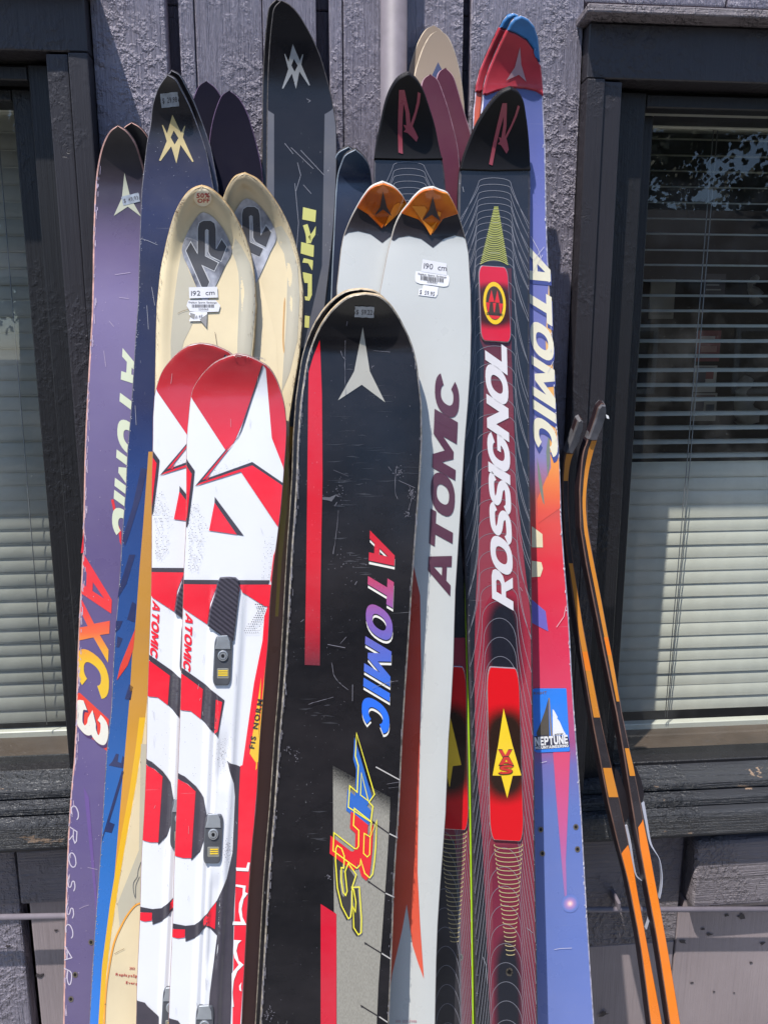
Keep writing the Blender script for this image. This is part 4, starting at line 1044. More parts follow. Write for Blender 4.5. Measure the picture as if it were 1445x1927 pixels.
# lime edge line that shows beside the right black ski
D(r1, 8).fill([[(871.8, 1030), (873.4, 1030), (877.6, 1155), (882.6, 1293), (886, 1400), (888.5, 1600), (890.5, 1760), (894, 1985), (889, 1985), (886, 1760), (883.8, 1600), (880.5, 1400), (878, 1293), (874.6, 1155)]], clip=.2).done('lime_stripe', ink('lime print', 'b4e21a', scratch=.1))
# dark red centre band and sides
band = skimat('deep red fade print', ramp=ZR(.086, .188, [(495, '4a1a28'), (640, '561c2c'), (900, '7e2638'), (1150, '8f2a3c'), (1300, '9a2c3e'), (1600, '7c2638'), (1927, '6a2436')], 930), rough=.25, scratch=.3, grain=.02)
D(r2, 2).fill([[(902, 505), (962, 505), (962, 660), (970, 900), (985, 1050), (997, 1150), (1004, 1300), (1008, 1600), (1009, 1985), (928, 1985), (922, 1927), (908, 1594), (894, 1400), (892, 1250), (895, 1127), (903, 950), (909, 800), (911, 660), (903, 640)]], clip=3).done('red_band', band)
dkc = ink('near black fade print', '1b1c24')
dc = NB('centre fade'); 
def fade(name, cx, cyy, rx, ry, k, cin, cout):
    b = NB(name); pc = k.pt(cx, cyy)-k.root.location; px_ = k.pt(cx+rx, cyy)-k.root.location; pz = k.pt(cx, cyy+ry)-k.root.location
    x = b.math('DIVIDE', b.math('SUBTRACT', b.sepz(0), pc.x), abs(px_.x-pc.x)); z = b.math('DIVIDE', b.math('SUBTRACT', b.sepz(2), pc.z), abs(pz.z-pc.z))
    r = b.math('SQRT', b.math('ADD', b.math('POWER', b.math('ABSOLUTE', x), 2.), b.math('POWER', b.math('ABSOLUTE', z), 4.)))
    r = b.math('ADD', r, b.math('MULTIPLY', b.math('SUBTRACT', b.noise(1100, 1), .5), .12))
    b.L(b.mix(b.rng(r, .45, 1.0, 0, 1, True), C(cin), C(cout)), b.b.inputs['Base Color']); b.b.inputs['Roughness'].default_value = .25
    b.b.inputs['Coat Weight'].default_value = .4
    return b.m
D(r2, 3).fill([sell(948, 1215, 44, 105, 24, 2.6)]).done('dark_fade', fade('dark centre fade', 948, 1215, 44, 105, r2, '1d1e28', '932b3d'))
D(r2, 3).fill([[(925, 1590), (985, 1590), (980, 1700), (990, 1985), (930, 1985), (928, 1800)]]).done('dark_fade', fade('dark tail fade', 956, 1890, 34, 150, r2, '1d1f28', '70263a'))
chev = D(r2, 5); y = 390; i = 0
while y < 489:
    t = (y-390)/98; xl, xr = 930-t*26+ (0), 936+t*18.5
    pts = [(xl-1+(xr-xl+2)*q/8, y+t*9*(2*q/8-1)**2+t*1.5*q/8) for q in range(9)]
    chev.line(pts, 1.55); y += 2.9+t*.8
chev.done('chevron_print', ink('olive yellow print', 'b4b85a'))
# badges
def badge(k, loop, name='badge'):
    raised(k, loop, .0004, .0028, 2.2, 'badge_rim', plain('polished badge rim', 'b7a7ac', .25, .6))
def ins(loop, e):
    n = len(loop); cx = sum(p[0] for p in loop)/n; cyy = sum(p[1] for p in loop)/n
    sx = (max(p[0] for p in loop)-min(p[0] for p in loop))/2; sy_ = (max(p[1] for p in loop)-min(p[1] for p in loop))/2
    return [(cx+(x-cx)*(1-e/sx), cyy+(y-cyy)*(1-e/sy_)) for x, y in loop]
def skewbadge(x0, x1, x2, x3, y0, y1, bow):
    """rounded badge: top edge x0..x1 at y0, bottom edge x2..x3 at y1"""
    out = []
    for u, v in rrect(-1, -1, 1, 1, .24, 5):
        uu = u; q = (v+1)/2
        xl = x0+(x2-x0)*q; xr = x1+(x3-x1)*q; b = 1+.04*(1-v*v)
        vv = v
        out.append(((xl+xr)/2+(xr-xl)/2*uu*b, (y0+y1)/2+(y1-y0)/2*vv+bow*(u*u)*(1 if v < 0 else -.6)+u*1.8))
    return out
bl1 = skewbadge(899, 954, 904, 961, 500, 645, 3.0)
bl2 = skewbadge(914.5, 975, 921, 984.5, 1253, 1582, 3.0)
for lp_ in (bl1, bl2): badge(r2, lp_)
f1 = fade('badge centre fade', 929, 575, 60, 48, r2, '3c1c18', 'cc1f38'); f2 = fade('badge centre fade long', 950, 1418, 60, 100, r2, '2a1a14', 'd0141e')
D(r2, 10).fill([ins(bl1, 1.6)]).done('badge_face', f1); D(r2, 10).fill([ins(bl2, 1.6)]).done('badge_face', f2)
cb = cr(850, 340, 5.667)
o0 = [(850+(448+120*math.cos(t)+ (0))/5.667, 340+(1313+225*math.sin(t)+20*math.cos(t))/5.667) for t in [2*math.pi*i/30 for i in range(30)]]
o1 = [(850+(448+92*math.cos(t))/5.667, 340+(1313+180*math.sin(t)+14*math.cos(t))/5.667) for t in [2*math.pi*i/30 for i in range(30)]]
D(r2, 12).fill([o0, o1]).done('badge_ring', ink('yellow ring print', 'f5c400', scratch=.1))
D(r2, 12).fill([[p for p in o1]]).done('badge_oval', ink('dark oval print', '3a2a1a'))
D(r2, 13).fill([cb((415, 1170), (445, 1300), (385, 1300))]).fill([cb((478, 1175), (505, 1310), (450, 1305))]).fill([cb((357, 1305), (400, 1305), (388, 1400), (378, 1415))]).fill([cb((430, 1310), (465, 1312), (450, 1410), (440, 1410))]).fill([cb((492, 1314), (540, 1320), (515, 1430), (508, 1420))]).fill([cb((385, 1440), (515, 1450), (490, 1475), (450, 1485), (410, 1470))]).done('badge_figure', ink('red figure print', 'd81c24', scratch=.1))
D(r2, 14).text('DUALTEC', cb((362, 1437))[0], cb((540, 1452))[0], (0, -4.4), gap=.14).done('badge_text', ink('badge text print', '20160e'))
cx6 = cr(750, 1400, 3.6125)
D(r2, 12).fill([[(946, 1332)]+cx6((768, 0), (828, 208), (770, 210), (733, 362), (692, 210), (634, 208))+[(936, 1400)]]).done('badge_star', ink('yellow arrow print', 'fbc80c', scratch=.1))
def rnd(pts): return pts
bo, bi = ink('badge outline print', '24180e', scratch=.1), ink('badge red letters', 'c8281c', scratch=.1)
for i, (ch, a_, b_, h_) in enumerate((('V', (936.5, 1424.5), (962, 1424.5), -15), ('A', (937, 1438), (964.5, 1438), -15.5), ('S', (938, 1455), (963, 1454), -16.5))):
    D(r2, 13+i*2).text(ch, (a_[0]-1, a_[1]+1.2), (b_[0]+1, b_[1]+1.2), (0, h_-2.4)).done('badge_outline', bo)
    D(r2, 14+i*2).text(ch, (a_[0]+.3, a_[1]-.2), (b_[0]-.3, b_[1]-.2), (0, h_+.6)).done('badge_letter', bi)
# spring print
def spring(k, x0, y0, y1, w0, w1, n, dx, xmin=None):
    d = D(k, 5)
    for i in range(n):
        t = i/(n-1); y = y0+(y1-y0)*t; w_ = w0+(w1-w0)*t; x = x0+dx*t
        pts = [(x+w_*math.cos(a)*.5, y+(7-5*t)*math.sin(a)) for a in [R(-14+208*q/10) for q in range(11)]]
        if xmin: pts = [p for p in pts if p[0] > xmin]
        if len(pts) > 1: d.line(pts, 1.5)
    d.done('spring_print', ink('khaki coil print', 'b8a878', scratch=.1))
spring(r2, 956, 1590, 1795, 54, 15, 25, 4)
spring(r1, 853, 1565, 1770, 50, 15, 25, 2)
hole(r2, 958, 1829, 7); hole(r1, 865, 1801, 6.5)
D(r2, 8).text('ROSSIGNOL', (965.5, 1149), (953, 655), (-40, -23), (-42, -30), gap=-.03).done('lettering', ink('white silver print', 'd6d3d6', scratch=.2))
D(r1, 2).fill([[(830, 1200), (876, 1200), (886, 1600), (892, 1985), (800, 1985)]], clip=3).done('red_band', band)
D(r1, 3).fill([[(800, 1580), (855, 1580), (866, 1700), (868, 1985), (800, 1985)]], clip=2).done('dark_fade', dkc)
bl3 = skewbadge(815, 876, 818, 881, 1250, 1561, 3)
badge(r1, bl3); D(r1, 10).fill([ins(bl3, 1.6)]).done('badge_face', fade('badge fade left', 846, 1410, 60, 100, r1, '2a1a14', 'd0141e'))
D(r1, 12).fill([[(842, 1330), (867, 1438), (851, 1440), (845, 1480), (836, 1440), (822, 1438)]]).done('badge_star', ink('yellow arrow print b', 'f0c010', scratch=.1))
sc = D(r2, 9)
for a in ([(870, 352), (872, 362)], [(978, 1105), (982, 1112)], [(908, 1800), (914, 1815), (916, 1850)], [(990, 1745), (1002, 1755)]): sc.line(a, .8)
for _ in range(70):
    y = random.uniform(330, 1900); x = random.choice([r2.xl(y)+random.uniform(1, 5), r2.xr(y)-random.uniform(1, 4)]); sc.dot(x, y, random.uniform(.3, .9))
sc.done('scratches', ink('silver scratch', '9b9ca4', scratch=0))

# ---- cream skis (K2a front, K2b back) ------------------------------
K1_L = [(360, 357), (343.6, 374), (330, 399), (319, 432), (310, 471), (305, 491), (298, 538), (294, 594), (293, 649), (292, 713), (290, 850), (287, 1000), (284, 1200), (276, 1330), (267, 1400), (255, 1483), (238, 1577), (218, 1699), (202, 1815), (194, 1927)]
K1_R = [(399, 357), (415.6, 371), (432, 390), (449, 418), (463, 448), (475, 488), (481, 533), (483, 566), (481, 608), (476.5, 668.5), (462, 800), (440, 1000), (420, 1200), (398, 1400), (372, 1600), (345, 1800), (330, 1927)]
K2_L = [(443, 332), (429.6, 349), (420, 372), (408, 420), (400, 480), (398, 560), (400, 700), (395, 850), (385, 1000), (370, 1200), (350, 1400), (330, 1600), (310, 1800), (300, 1927)]
K2_R = [(480.5, 335), (497, 350), (513.7, 371), (530, 396), (544, 423.5), (555, 454), (562, 480), (568, 508), (571, 540), (572, 571.6), (569, 616), (565, 663), (558, 710), (547, 768), (544, 850), (547, 960), (547, 1016), (544, 1127), (536, 1293), (528, 1400), (521, 1511), (510, 1649), (502, 1788), (494, 1927)]
def k2rel(s, px, py):
    y0 = s.apex[1]
    if py > y0+420: return 0.
    d = min(math.hypot(px-p[0], py-p[1]) for p in s.outline[::2]) if py < y0+130 else min(px-s.xl(py), s.xr(py)-px)
    f = max(0, min(1, 1-(py-y0-220)/200))
    r = .0030*(1-(1-min(1, max(0, d)/9))**2) if d < 14 else .0030*(1-((min(1, (d-14)/16))**2*(3-2*min(1, (d-14)/16))))
    return r*f
cream = skimat('cream printed ski', ramp=ZR(.121, .2205, [(340, 'bca986'), (480, 'dccaa2'), (700, 'e8d6ae'), (1400, 'd9c8a2'), (1927, 'dccba6')], 380), rough=.36, scratch=.4, speck=.5, coat=.25, dirt=1.3)
mk = dict(top=cream, edge=plain('tan edge', 'b9a27c', .45, nz=.4, nscale=120), side=M['side_tan'])
g = 'pair of cream skis with diamond emblems'
k2b = Ski('ski', (461, 326), K2_L, K2_R, .110, .220, 'cream ski with diamond emblem, right rear one of its pair', mk, g, curl=.04, zt=150, relief=k2rel, cols=26, step=60, inset=1.5)
k2a = Ski('ski', (379.6, 350), K1_L, K1_R, .121, .2205, 'cream ski with diamond emblem, round discount sticker and length label, front left one', mk, g, curl=.04, zt=150, relief=k2rel, cols=26, step=60, inset=1.5)
brushed = skimat('brushed dark silver emblem', '9c9ba0', rough=.3, metal=.55, scratch=.4, coat=.3)
emb = NB('dappled silver emblem'); n_ = emb.noise(38, 4, (1, 1, .7)); emb.L(emb.ramp(n_, [(.3, C('4a494e')), (.48, C('98979c')), (.62, C('c9c7ca'))]), emb.b.inputs['Base Color'])
emb.b.inputs['Metallic'].default_value = .35; emb.b.inputs['Roughness'].default_value = .32
ck = cr(300, 340, 5.1607)
greyp = ink('warm grey print', 'b8b19c'); cream2 = ink('light cream print', 'e6d4ac')
def k2emblem(k, T, sticker):
    dia = T((430, 305), (500, 335), (600, 440), (670, 560), (705, 690), (640, 830), (560, 1000), (480, 1150), (440, 1180), (370, 1050), (290, 860), (220, 680), (260, 540), (320, 420), (390, 325))
    d = spline(dia+[dia[0]], 3)[:-1]
    D(k, 4).fill([d]).done('emblem_plate', emb.m)
    # interlocked letter K and numeral 2
    Kl = T((308, 600), (375, 718), (378, 460), (392, 410), (430, 388), (500, 388), (538, 415), (550, 470), (552, 672), (608, 572), (655, 640), (600, 782), (500, 728), (480, 690), (480, 480), (462, 468), (446, 482), (446, 735), (572, 800), (535, 876), (410, 818), (488, 985), (460, 1055), (412, 1030), (262, 682))
    D(k, 5).line(Kl, 3.0, True).done('emblem_outline', ink('bright outline print', 'c9c9ca'))
    D(k, 6).fill([Kl]).done('emblem_letters', ink('graphite letter print', '3c3c3e', scratch=.1))
    D(k, 6).line(T((462, 475), (462, 718), (478, 735), (590, 782)), .9).done('emblem_outline', ink('bright outline print b', 'c9c9ca'))
k2emblem(k2b, lambda *p: [(300+(x+425+(y-400)*.03)/5.1607, 340+(y-135)/5.1607) for x, y in p], False)
k2emblem(k2a, ck, True)
D(k2a, 1).fill([ck((215, 700), (235, 740), (290, 880), (370, 1060), (420, 1160), (300, 1440), (240, 1560), (220, 1640))+[(338, 760), (322, 760), (322, 690)]+ck((112, 1548), (140, 1200), (180, 900))]).fill([ck((705, 690), (745, 790), (770, 900), (778, 1080), (760, 1548))+[(446, 740), (466, 740)]+ck((905, 1548), (935, 1200), (925, 960), (880, 800), (800, 640), (740, 560))]).done('grey_panel', greyp)
D(k2b, 1).fill([[(519, 448), (535, 478), (541, 520), (539, 600), (530, 740), (546, 700), (560, 640), (564, 560), (560, 500), (545, 450), (530, 425), (515, 430)]]).done('grey_panel', greyp)
D(k2b, 1).fill([[(490, 528), (505, 580), (520, 640), (525, 740), (505, 740), (488, 700), (484, 600)]]).done('light_panel', cream2)
D(k2b, 2).fill([[(500, 870), (560, 800), (560, 1300), (530, 1500), (510, 1985), (400, 1985), (430, 1500), (470, 1200)]], clip=1.2).done('brown_print', skimat('amber to brown print', ramp=ZR(.110, .220, [(800, 'e8b060'), (900, 'e8ac50'), (1010, 'd09a60'), (1120, 'c08a70'), (1927, 'b88474')], 520), rough=.35, scratch=.3))
D(k2b, 3).fill([[(536, 845), (544, 850), (540, 960), (530, 1060), (524, 1160), (518, 1160), (526, 1010), (532, 900)]], clip=1).done('amber_print', ink('bright amber print', 'ffc860'))
D(k2a, 7).fill([sell(382.5, 370.5, 16.5, 17.5, 26, 2)]).done('discount_sticker', plain('cream round label', 'd6c8ac', .55))
D(k2a, 8).text('50%', (371, 370), (396, 369), (0, -9), font='bf', bold=.03, gap=.06).text('OFF', (372.5, 381), (395.5, 379.5), (0, -8.5), font='bf', bold=.03, gap=.08).done('discount_text', red_ink)
lab = D(k2a, 7).fill([ck((290, 1040), (565, 1033), (572, 1138), (295, 1146))]).done('length_label', paper)
D(k2a, 8).text('192 cm', ck((312, 1122))[0], ck((540, 1112))[0], (0, -9.5), font='bf', gap=.08).done('length_text', paper_ink)
D(k2a, 7).fill([ck((285, 1165), (550, 1165), (595, 1215), (578, 1275), (430, 1280), (300, 1272), (268, 1215))]).done('barcode_label', paper)
bc = D(k2a, 8)
for i in range(26):
    x = 320+i*8.3; w_ = random.choice((2.5, 4, 6)); bc.quad(*ck((x, 1205), (x+w_, 1205), (x+w_, 1236), (x, 1236)))
bc.text('Replays Sports Exchange', ck((290, 1193))[0], ck((560, 1196))[0], (0, -3.4), font='bf', bold=.015).text('230065', ck((385, 1262))[0], ck((480, 1262))[0], (0, -3.8), font='bf').done('barcode', paper_ink)
D(k2a, 7).fill([ck((300, 1278), (468, 1272), (466, 1345), (400, 1366), (292, 1368), (312, 1320), (290, 1300))]).done('price_sticker', plain('torn white label', 'dcdce2', .6))
D(k2a, 8).fill([ck((300, 1285), (350, 1300), (345, 1350), (312, 1335))]).fill([ck((395, 1350), (466, 1300), (462, 1430))]).done('torn_patch', plain('torn label grey', '8a8888', .6))
D(k2a, 9).text('0.95', ck((352, 1345))[0], ck((420, 1335))[0], (1, -6), font='bf').done('price_text', paper_ink)
# lower part of the cream ski
ob = D(k2a, 3).line(spline([(268, 1698), (256, 1703), (240, 1722), (226, 1748), (216, 1772), (206, 1820), (199, 1880), (196, 1990)], 5), 3.2).done('orange_outline', ink('orange outline print', 'e8a03a'))
D(k2a, 2).fill([[(262, 1600), (266, 1400), (300, 1400), (300, 1700), (256, 1700), (226, 1745), (222, 1700)]]).done('grey_panel', greyp)
c14b = cr(100, 1400, s1)
D(k2a, 4).line(spline(c14b((600, 800), (580, 860), (575, 900), (550, 940), (548, 990), (562, 1045), (565, 960), (590, 900)), 3), 1.0).done('swirl_print', ink('slate line print', '5b6064'))
D(k2a, 3).text('303 ', c14b((522, 1532))[0], c14b((570, 1534))[0], (0, -5), font='bf', bold=.02).text('ReplaysSports', c14b((427, 1572))[0], c14b((640, 1590))[0], (.5, -5.2), font='bf', bold=.02).text('Evergreen', c14b((497, 1628))[0], c14b((640, 1640))[0], (.3, -5), font='bf', bold=.02).done('shop_print', red_ink)
sc = D(k2a, 5)
for a in ([(216, 1794), (225, 1789), (235, 1784)], [(335, 590), (343, 586), (356, 582)], [(405, 625), (409, 650)]): sc.line(a, .8)
for _ in range(60):
    y = random.uniform(700, 1900) if _ > 40 else random.uniform(372, 402); x = k2a.xl(y)+random.uniform(1, 6); sc.dot(x, y, random.uniform(.4, 1.3))
for _ in range(90):
    y = random.uniform(380, 660); x = random.choice((k2a.xl(y)+abs(random.gauss(0, 3))+1, k2a.xr(y)-abs(random.gauss(0, 3))-1)); sc.line([(x, y), (x+random.uniform(-.6, .6), y+random.uniform(1, 6))], random.uniform(.3, .8))
sc.done('scratches', ink('brown scuff', '7a6248', scratch=0))
D(k2b, 2).line(spline([(536, 560), (534, 600), (533, 640), (535, 665)], 4), [.6]+[2.6]*11+[.6]).done('rust_streak', ink('rust streak', 'd0a060', scratch=0))
sb = D(k2b, 4)
for _ in range(110):
    y = random.uniform(345, 760); x = k2b.xr(y)-abs(random.gauss(0, 3))-1; sb.line([(x, y), (x+random.uniform(-.6, .6), y+random.uniform(1, 6))], random.uniform(.3, .8))
sb.done('scratches', ink('brown scuff b', '8a7256', scratch=0))

# ---- white skis with amber tips (W1, W2) ----------------------------
W1_L = [(699, 352), (685, 368), (671, 390), (657.6, 415), (646.5, 443), (641, 471), (635.5, 500), (634, 530), (633, 570), (640, 700), (652, 900), (668, 1200), (680, 1500), (690, 1927)]
W1_R = [(740.6, 352), (754.5, 365), (765.6, 383), (775, 405), (782, 430), (787, 471), (788, 530), (786, 600), (780, 750), (772, 900), (775, 1200), (782, 1500), (790, 1927)]
W2_L = [(796, 357), (779, 371), (767, 386), (754.5, 401), (743, 423.5), (735, 451), (727, 483), (720, 524.6), (713, 560), (716, 640), (722, 750), (731, 900), (742, 1127), (746, 1300), (743, 1500), (730, 1760), (716, 1927)]
W2_R = [(832, 360), (841, 362.8), (852, 379), (861, 398.6), (869, 423.5), (876, 448), (881.5, 476), (884.5, 498), (886, 530), (886, 566), (887, 649), (883, 732), (876, 815), (872, 878), (863.5, 1016), (856.6, 1127), (854, 1237), (849.6, 1320), (844, 1400), (838.6, 1538), (830, 1649), (823, 1760), (819, 1927)]
wm = skimat('silver white topsheet', 'c3c5c2', rough=.3, scratch=.12, speck=.1, coat=.35, grain=0)
mw = dict(top=wm, edge=plain('soft tan edge', '9d938a', .4, .1, nz=.15), side=M['side_white'])
def wrel(s, px, py):
    xl, xr = s.xl(py), s.xr(py); u = (px-xl)/max(1, xr-xl)*2-1
    return .0016*(1-min(1, abs(u))**3)
g = 'pair of white skis with amber tips'
w1 = Ski('ski', (720, 343), W1_L, W1_R, .098, .2, 'white ski with transparent amber tip, rear left one of its pair', mw, g, curl=.032, zt=110, relief=wrel, cols=14, inset=1.4)
w2 = Ski('ski', (815, 353), W2_L, W2_R, .113, .205, 'white ski with amber tip, length label and maroon lettering, front right one', mw, g, curl=.032, zt=110, relief=wrel, cols=14, inset=1.4)
amb = NB('amber translucent tip'); amb.L(amb.ramp(amb.noise(16, 3, (1, 1, 1)), [(.38, C('b4500c')), (.5, C('d86c0c')), (.66, C('f48a10'))]), amb.b.inputs['Base Color'])
amb.b.inputs['Roughness'].default_value = .1; amb.b.inputs['Coat Weight'].default_value = .8; amb.b.inputs['Transmission Weight'].default_value = .1; amb.b.inputs['IOR'].default_value = 1.45
shov = plain('smoky black shovel plastic', '2e292c', .32, coat=.3, nz=.2, nscale=30)
def wtip(k, dx, dy, T):
    yb = [(717+dx, 449+dy)]
    # dark shovel part, with its two scalloped lobes
    L = [(646.3+dx, 444+dy), (655, 438), (674, 435), (697, 441), (719, 458), (740, 441), (760, 434), (776, 437), (790, 444)]
    sc_ = [(p[0]+(dx if i else 0), p[1]+(dy if i else 0)) for i, p in enumerate(L)]
    ap = k.apex
    up = [(x, y) for x, y in k.outline if y < sc_[0][1]]
    left = [(x, y) for x, y in k.Lp if y < sc_[0][1]][::-1]; right = [(x, y) for x, y in k.Rp if y < sc_[-1][1]]
    body = clipski(k, left+right[1:]+[(x, y) for x, y in sc_[::-1]], 1.6)
    D(k, 2).fill([body]).done('shovel', shov)
    yT = ap[1]+49
    left = [(x, y) for x, y in k.Lp if y < yT][::-1]; right = [(x, y) for x, y in k.Rp if y < yT]
    cxx = ap[0]-2
    tri = left+right[1:]+[(cxx+20, ap[1]+58), (cxx+8, ap[1]+76), (cxx, ap[1]+88), (cxx-9, ap[1]+78), (cxx-26, ap[1]+60)]
    lo = clipski(k, tri, .2)[::1]
    raised(k, lo, .0005, .0024, 1.0, 'amber_tip', amb.m)
    return cxx
cxa = wtip(w1, 0, 0, None); cxb = wtip(w2, 95, 9, None)
cc2 = cr(450, 0, s1)
for k, pts in ((w1, cc2((975, 1290), (918, 1465), (1035, 1468), (975, 1420), (957, 1400), (1000, 1400))), (w2, cc2((1312, 1325), (1240, 1500), (1365, 1505), (1305, 1455), (1288, 1420), (1335, 1425)))):
    star(k, *pts, ink('dark star print', '2b1c18', scratch=.1), layer=12)
fx = D(w2, 11).fill([cc2((1172, 1395), (1255, 1395), (1275, 1420), (1240, 1490), (1300, 1545), (1345, 1500), (1335, 1520), (1297, 1605), (1240, 1500))]).fill([cc2((1345, 1430), (1368, 1440), (1362, 1470), (1345, 1462))]).done('amber_facet', ink('bright orange facet', 'ff8c10', rough=.12, scratch=.1))
D(w1, 11).fill([cc2((1050, 1390), (1075, 1375), (1142, 1380), (1090, 1440), (1000, 1530), (985, 1545), (1010, 1480))]).done('amber_facet', ink('bright orange facet b', 'ff8410', rough=.12, scratch=.1))
cl_ = cr(750, 400, s1)
D(w2, 4).fill([cl_((162, 322), (322, 350), (326, 432), (150, 405))]).done('length_label', paper)
D(w2, 5).text('190 cm', cl_((168, 385))[0], cl_((322, 402))[0], (1.0, -11), font='bf', gap=.08).done('length_text', paper_ink)
D(w2, 3).fill([[(p[0], p[1]) for p in spline(cl_((115, 402), (225, 410), (335, 430), (340, 480), (328, 505), (220, 496), (118, 478), (110, 440), (115, 402)), 3)[:-1]]]).done('barcode_label', plain('white paper label', 'dedee2', .55))
bc = D(w2, 5)
for i in range(30):
    x = 147+i*5.2; w_ = random.choice((1.6, 2.8, 3.6)); dy_ = i*.6
    bc.quad(*cl_((x, 433+dy_), (x+w_, 433+dy_), (x+w_, 462+dy_), (x, 462+dy_)))
bc.text('Replays Sports Exchange', cl_((130, 425))[0], cl_((322, 450))[0], (.3, -3.6), font='bf', bold=.02).text('230053', cl_((190, 480))[0], cl_((258, 488))[0], (.3, -3.8), font='bf', bold=.01).done('barcode', paper_ink)
D(w2, 3).fill([cl_((165, 495), (268, 510), (262, 560), (248, 580), (132, 565), (138, 522), (160, 520))]).done('price_sticker', plain('white price label', 'e2e2e8', .6))
D(w2, 4).text('$ 59.95', cl_((140, 556))[0], cl_((240, 572))[0], (1, -8), font='bf', bold=.012).done('price_text', paper_ink)
D(w2, 3).text('ATOMIC', (846.5, 1122), (864, 722), (-43, -23), (-44, -26), gap=.0).done('lettering', ink('maroon lettering print', '4d2138', scratch=.15))
oj = skimat('coral stripe print', ramp=ZR(.113, .205, [(950, '9a4038'), (1250, 'c8402c'), (1927, 'e05838')], 780), rough=.3, scratch=.15, speck=.3)
D(w2, 2).fill([[(731, 960), (764, 1000), (790, 1120), (792, 1265), (789.5, 1400), (786, 1560), (785, 1640), (790, 1740), (797, 1840), (786, 1810), (776, 1778), (765, 1700), (756, 1750), (738, 1830), (715, 1990), (715, 1500)]], clip=1.6).done('coral_stripe', oj)
D(w2, 3).text('303 223-7998', (744, 1922), (783, 1922), (0, -4.6), font='bf', bold=.02).done('phone_print', ink('faint pink print', 'b88890', scratch=0))

# ---- black rounded skis in front (ARC) ------------------------------
C_L = [(660, 558), (638, 571.6), (616, 594), (599.5, 619), (588, 644), (579, 671), (572, 704.5), (566, 746), (562, 801), (559, 843), (557.5, 900), (554, 960), (549.6, 1016), (543, 1127), (538.6, 1210), (533, 1293), (524, 1400), (516.5, 1511), (505, 1649), (497, 1788), (489, 1927)]
C_R = [(713, 558), (732, 571.6), (749, 594), (763, 619), (774, 643.6), (781, 666), (786, 691), (790.5, 718), (793, 745), (794.6, 801), (793.5, 860), (789, 920), (785, 975), (778, 1071), (772.5, 1155), (765.6, 1265), (760, 1348), (757, 1400), (752, 1511), (743, 1649), (739, 1760), (732, 1927)]
cm_ = skimat('worn black glossy topsheet', '0e0f13', rough=.2, scratch=.8, coat=.3, speck=.9, dust=.02, spec=.35)
mc = dict(top=cm_, edge=plain('scuffed pale edge', '8d8478', .45, .2, nz=.6, nscale=160), side=plain('pale layered sidewall', 'b09c80', .5, nz=.4, nscale=60))
g = 'pair of black rounded skis'
Ski('ski', (688, 553.6), C_L, C_R, .133, .2255, 'black rounded ski directly behind the one with the red stripe', mc, g, curl=.035, zt=120, th=.008, shift=(-8.5, -8.5))
c0 = Ski('ski', (688, 553.6), C_L, C_R, .142, .226, 'black rounded ski with silver star, red stripe and outlined yellow letters, front centre', mc, g, curl=.035, zt=120, th=.008, inset=3.0, cols=12, relief=lambda s, px, py: .0008*(1-min(1, abs((px-s.xl(py))/max(1, s.xr(py)-s.xl(py))*2-1))**4))
star(c0, *c5((840, 778), (672, 1278), (992, 1292), (833, 1172), (782, 1080), (888, 1082)), ink('brushed silver star', 'b7b3a6', metal=.3, scratch=.3))
rs = skimat('red stripe print', ramp=ZR(.142, .226, [(600, 'cc0018'), (1050, 'cc0420'), (1180, 'b01226'), (1252, '6a2430')], 590), rough=.22, scratch=.35, grain=.03, coat=.5)
D(c0, 2).fill([[(602, 640), (604, 690), (606, 745), (607, 900), (605, 1000), (603, 1130), (602, 1252), (573.5, 1251), (576, 1100), (578, 950), (580, 760), (581, 700), (590, 670)]]).done('red_stripe', rs)
D(c0, 2).fill([[(603.5, 1700), (633, 1719), (633, 1985), (603.5, 1985)]]).done('red_stripe', rs_ := ink('flat red print', 'c8042a', rough=.22, scratch=.3, coat=.5))
def halft(name, cin, cout, zlo, zhi):
    """screened print: dots shrink towards the top"""
    b = NB(name); v = b.N('ShaderNodeTexVoronoi'); v.inputs['Scale'].default_value = 1; v.inputs['Randomness'].default_value = 0
    b.L(b.co((760, 1, 760), (0, R(45), 0)), v.inputs['Vector'])
    return b, v
sp = NB('silver screened print'); q1_, q2_ = c0.pt(626, 1452)-c0.root.location, c0.pt(734, 1512)-c0.root.location
m_ = (q1_.z-q2_.z)/(q2_.x-q1_.x); vv_ = sp.math('SUBTRACT', sp.math('ADD', sp.sepz(), sp.math('MULTIPLY', sp.sepz(0), m_)), q1_.z+m_*q1_.x)
nn = sp.noise(1500, 1)
f_ = sp.rng(sp.math('ADD', vv_, sp.math('MULTIPLY', sp.math('SUBTRACT', nn, .5), .035)), -.016, .006)
colr = sp.mix(f_, C('a39f95'), C('1c1c21'))
colr = sp.mix(sp.rng(sp.noise(1300, 1, (1, 1, .12)), .42, .6, 0, .3), colr, C('6a6862'))
sp.L(colr, sp.b.inputs['Base Color']); sp.b.inputs['Roughness'].default_value = .3; sp.b.inputs['Metallic'].default_value = .2; sp.b.inputs['Coat Weight'].default_value = .3
x_l = c0.pt(626, 1440)-c0.root.location; x_r = c0.pt(735, 1500)-c0.root.location
D(c0, 2).fill([[(626.5, 1440), (734.5, 1500), (732, 1560), (727, 1640), (720, 1740), (712, 1850), (706, 1985), (633.8, 1985), (633.2, 1719.5), (628.5, 1715), (627, 1560)]]).done('silver_panel', sp.m)
tk = D(c0, 3); tkd = D(c0, 4)
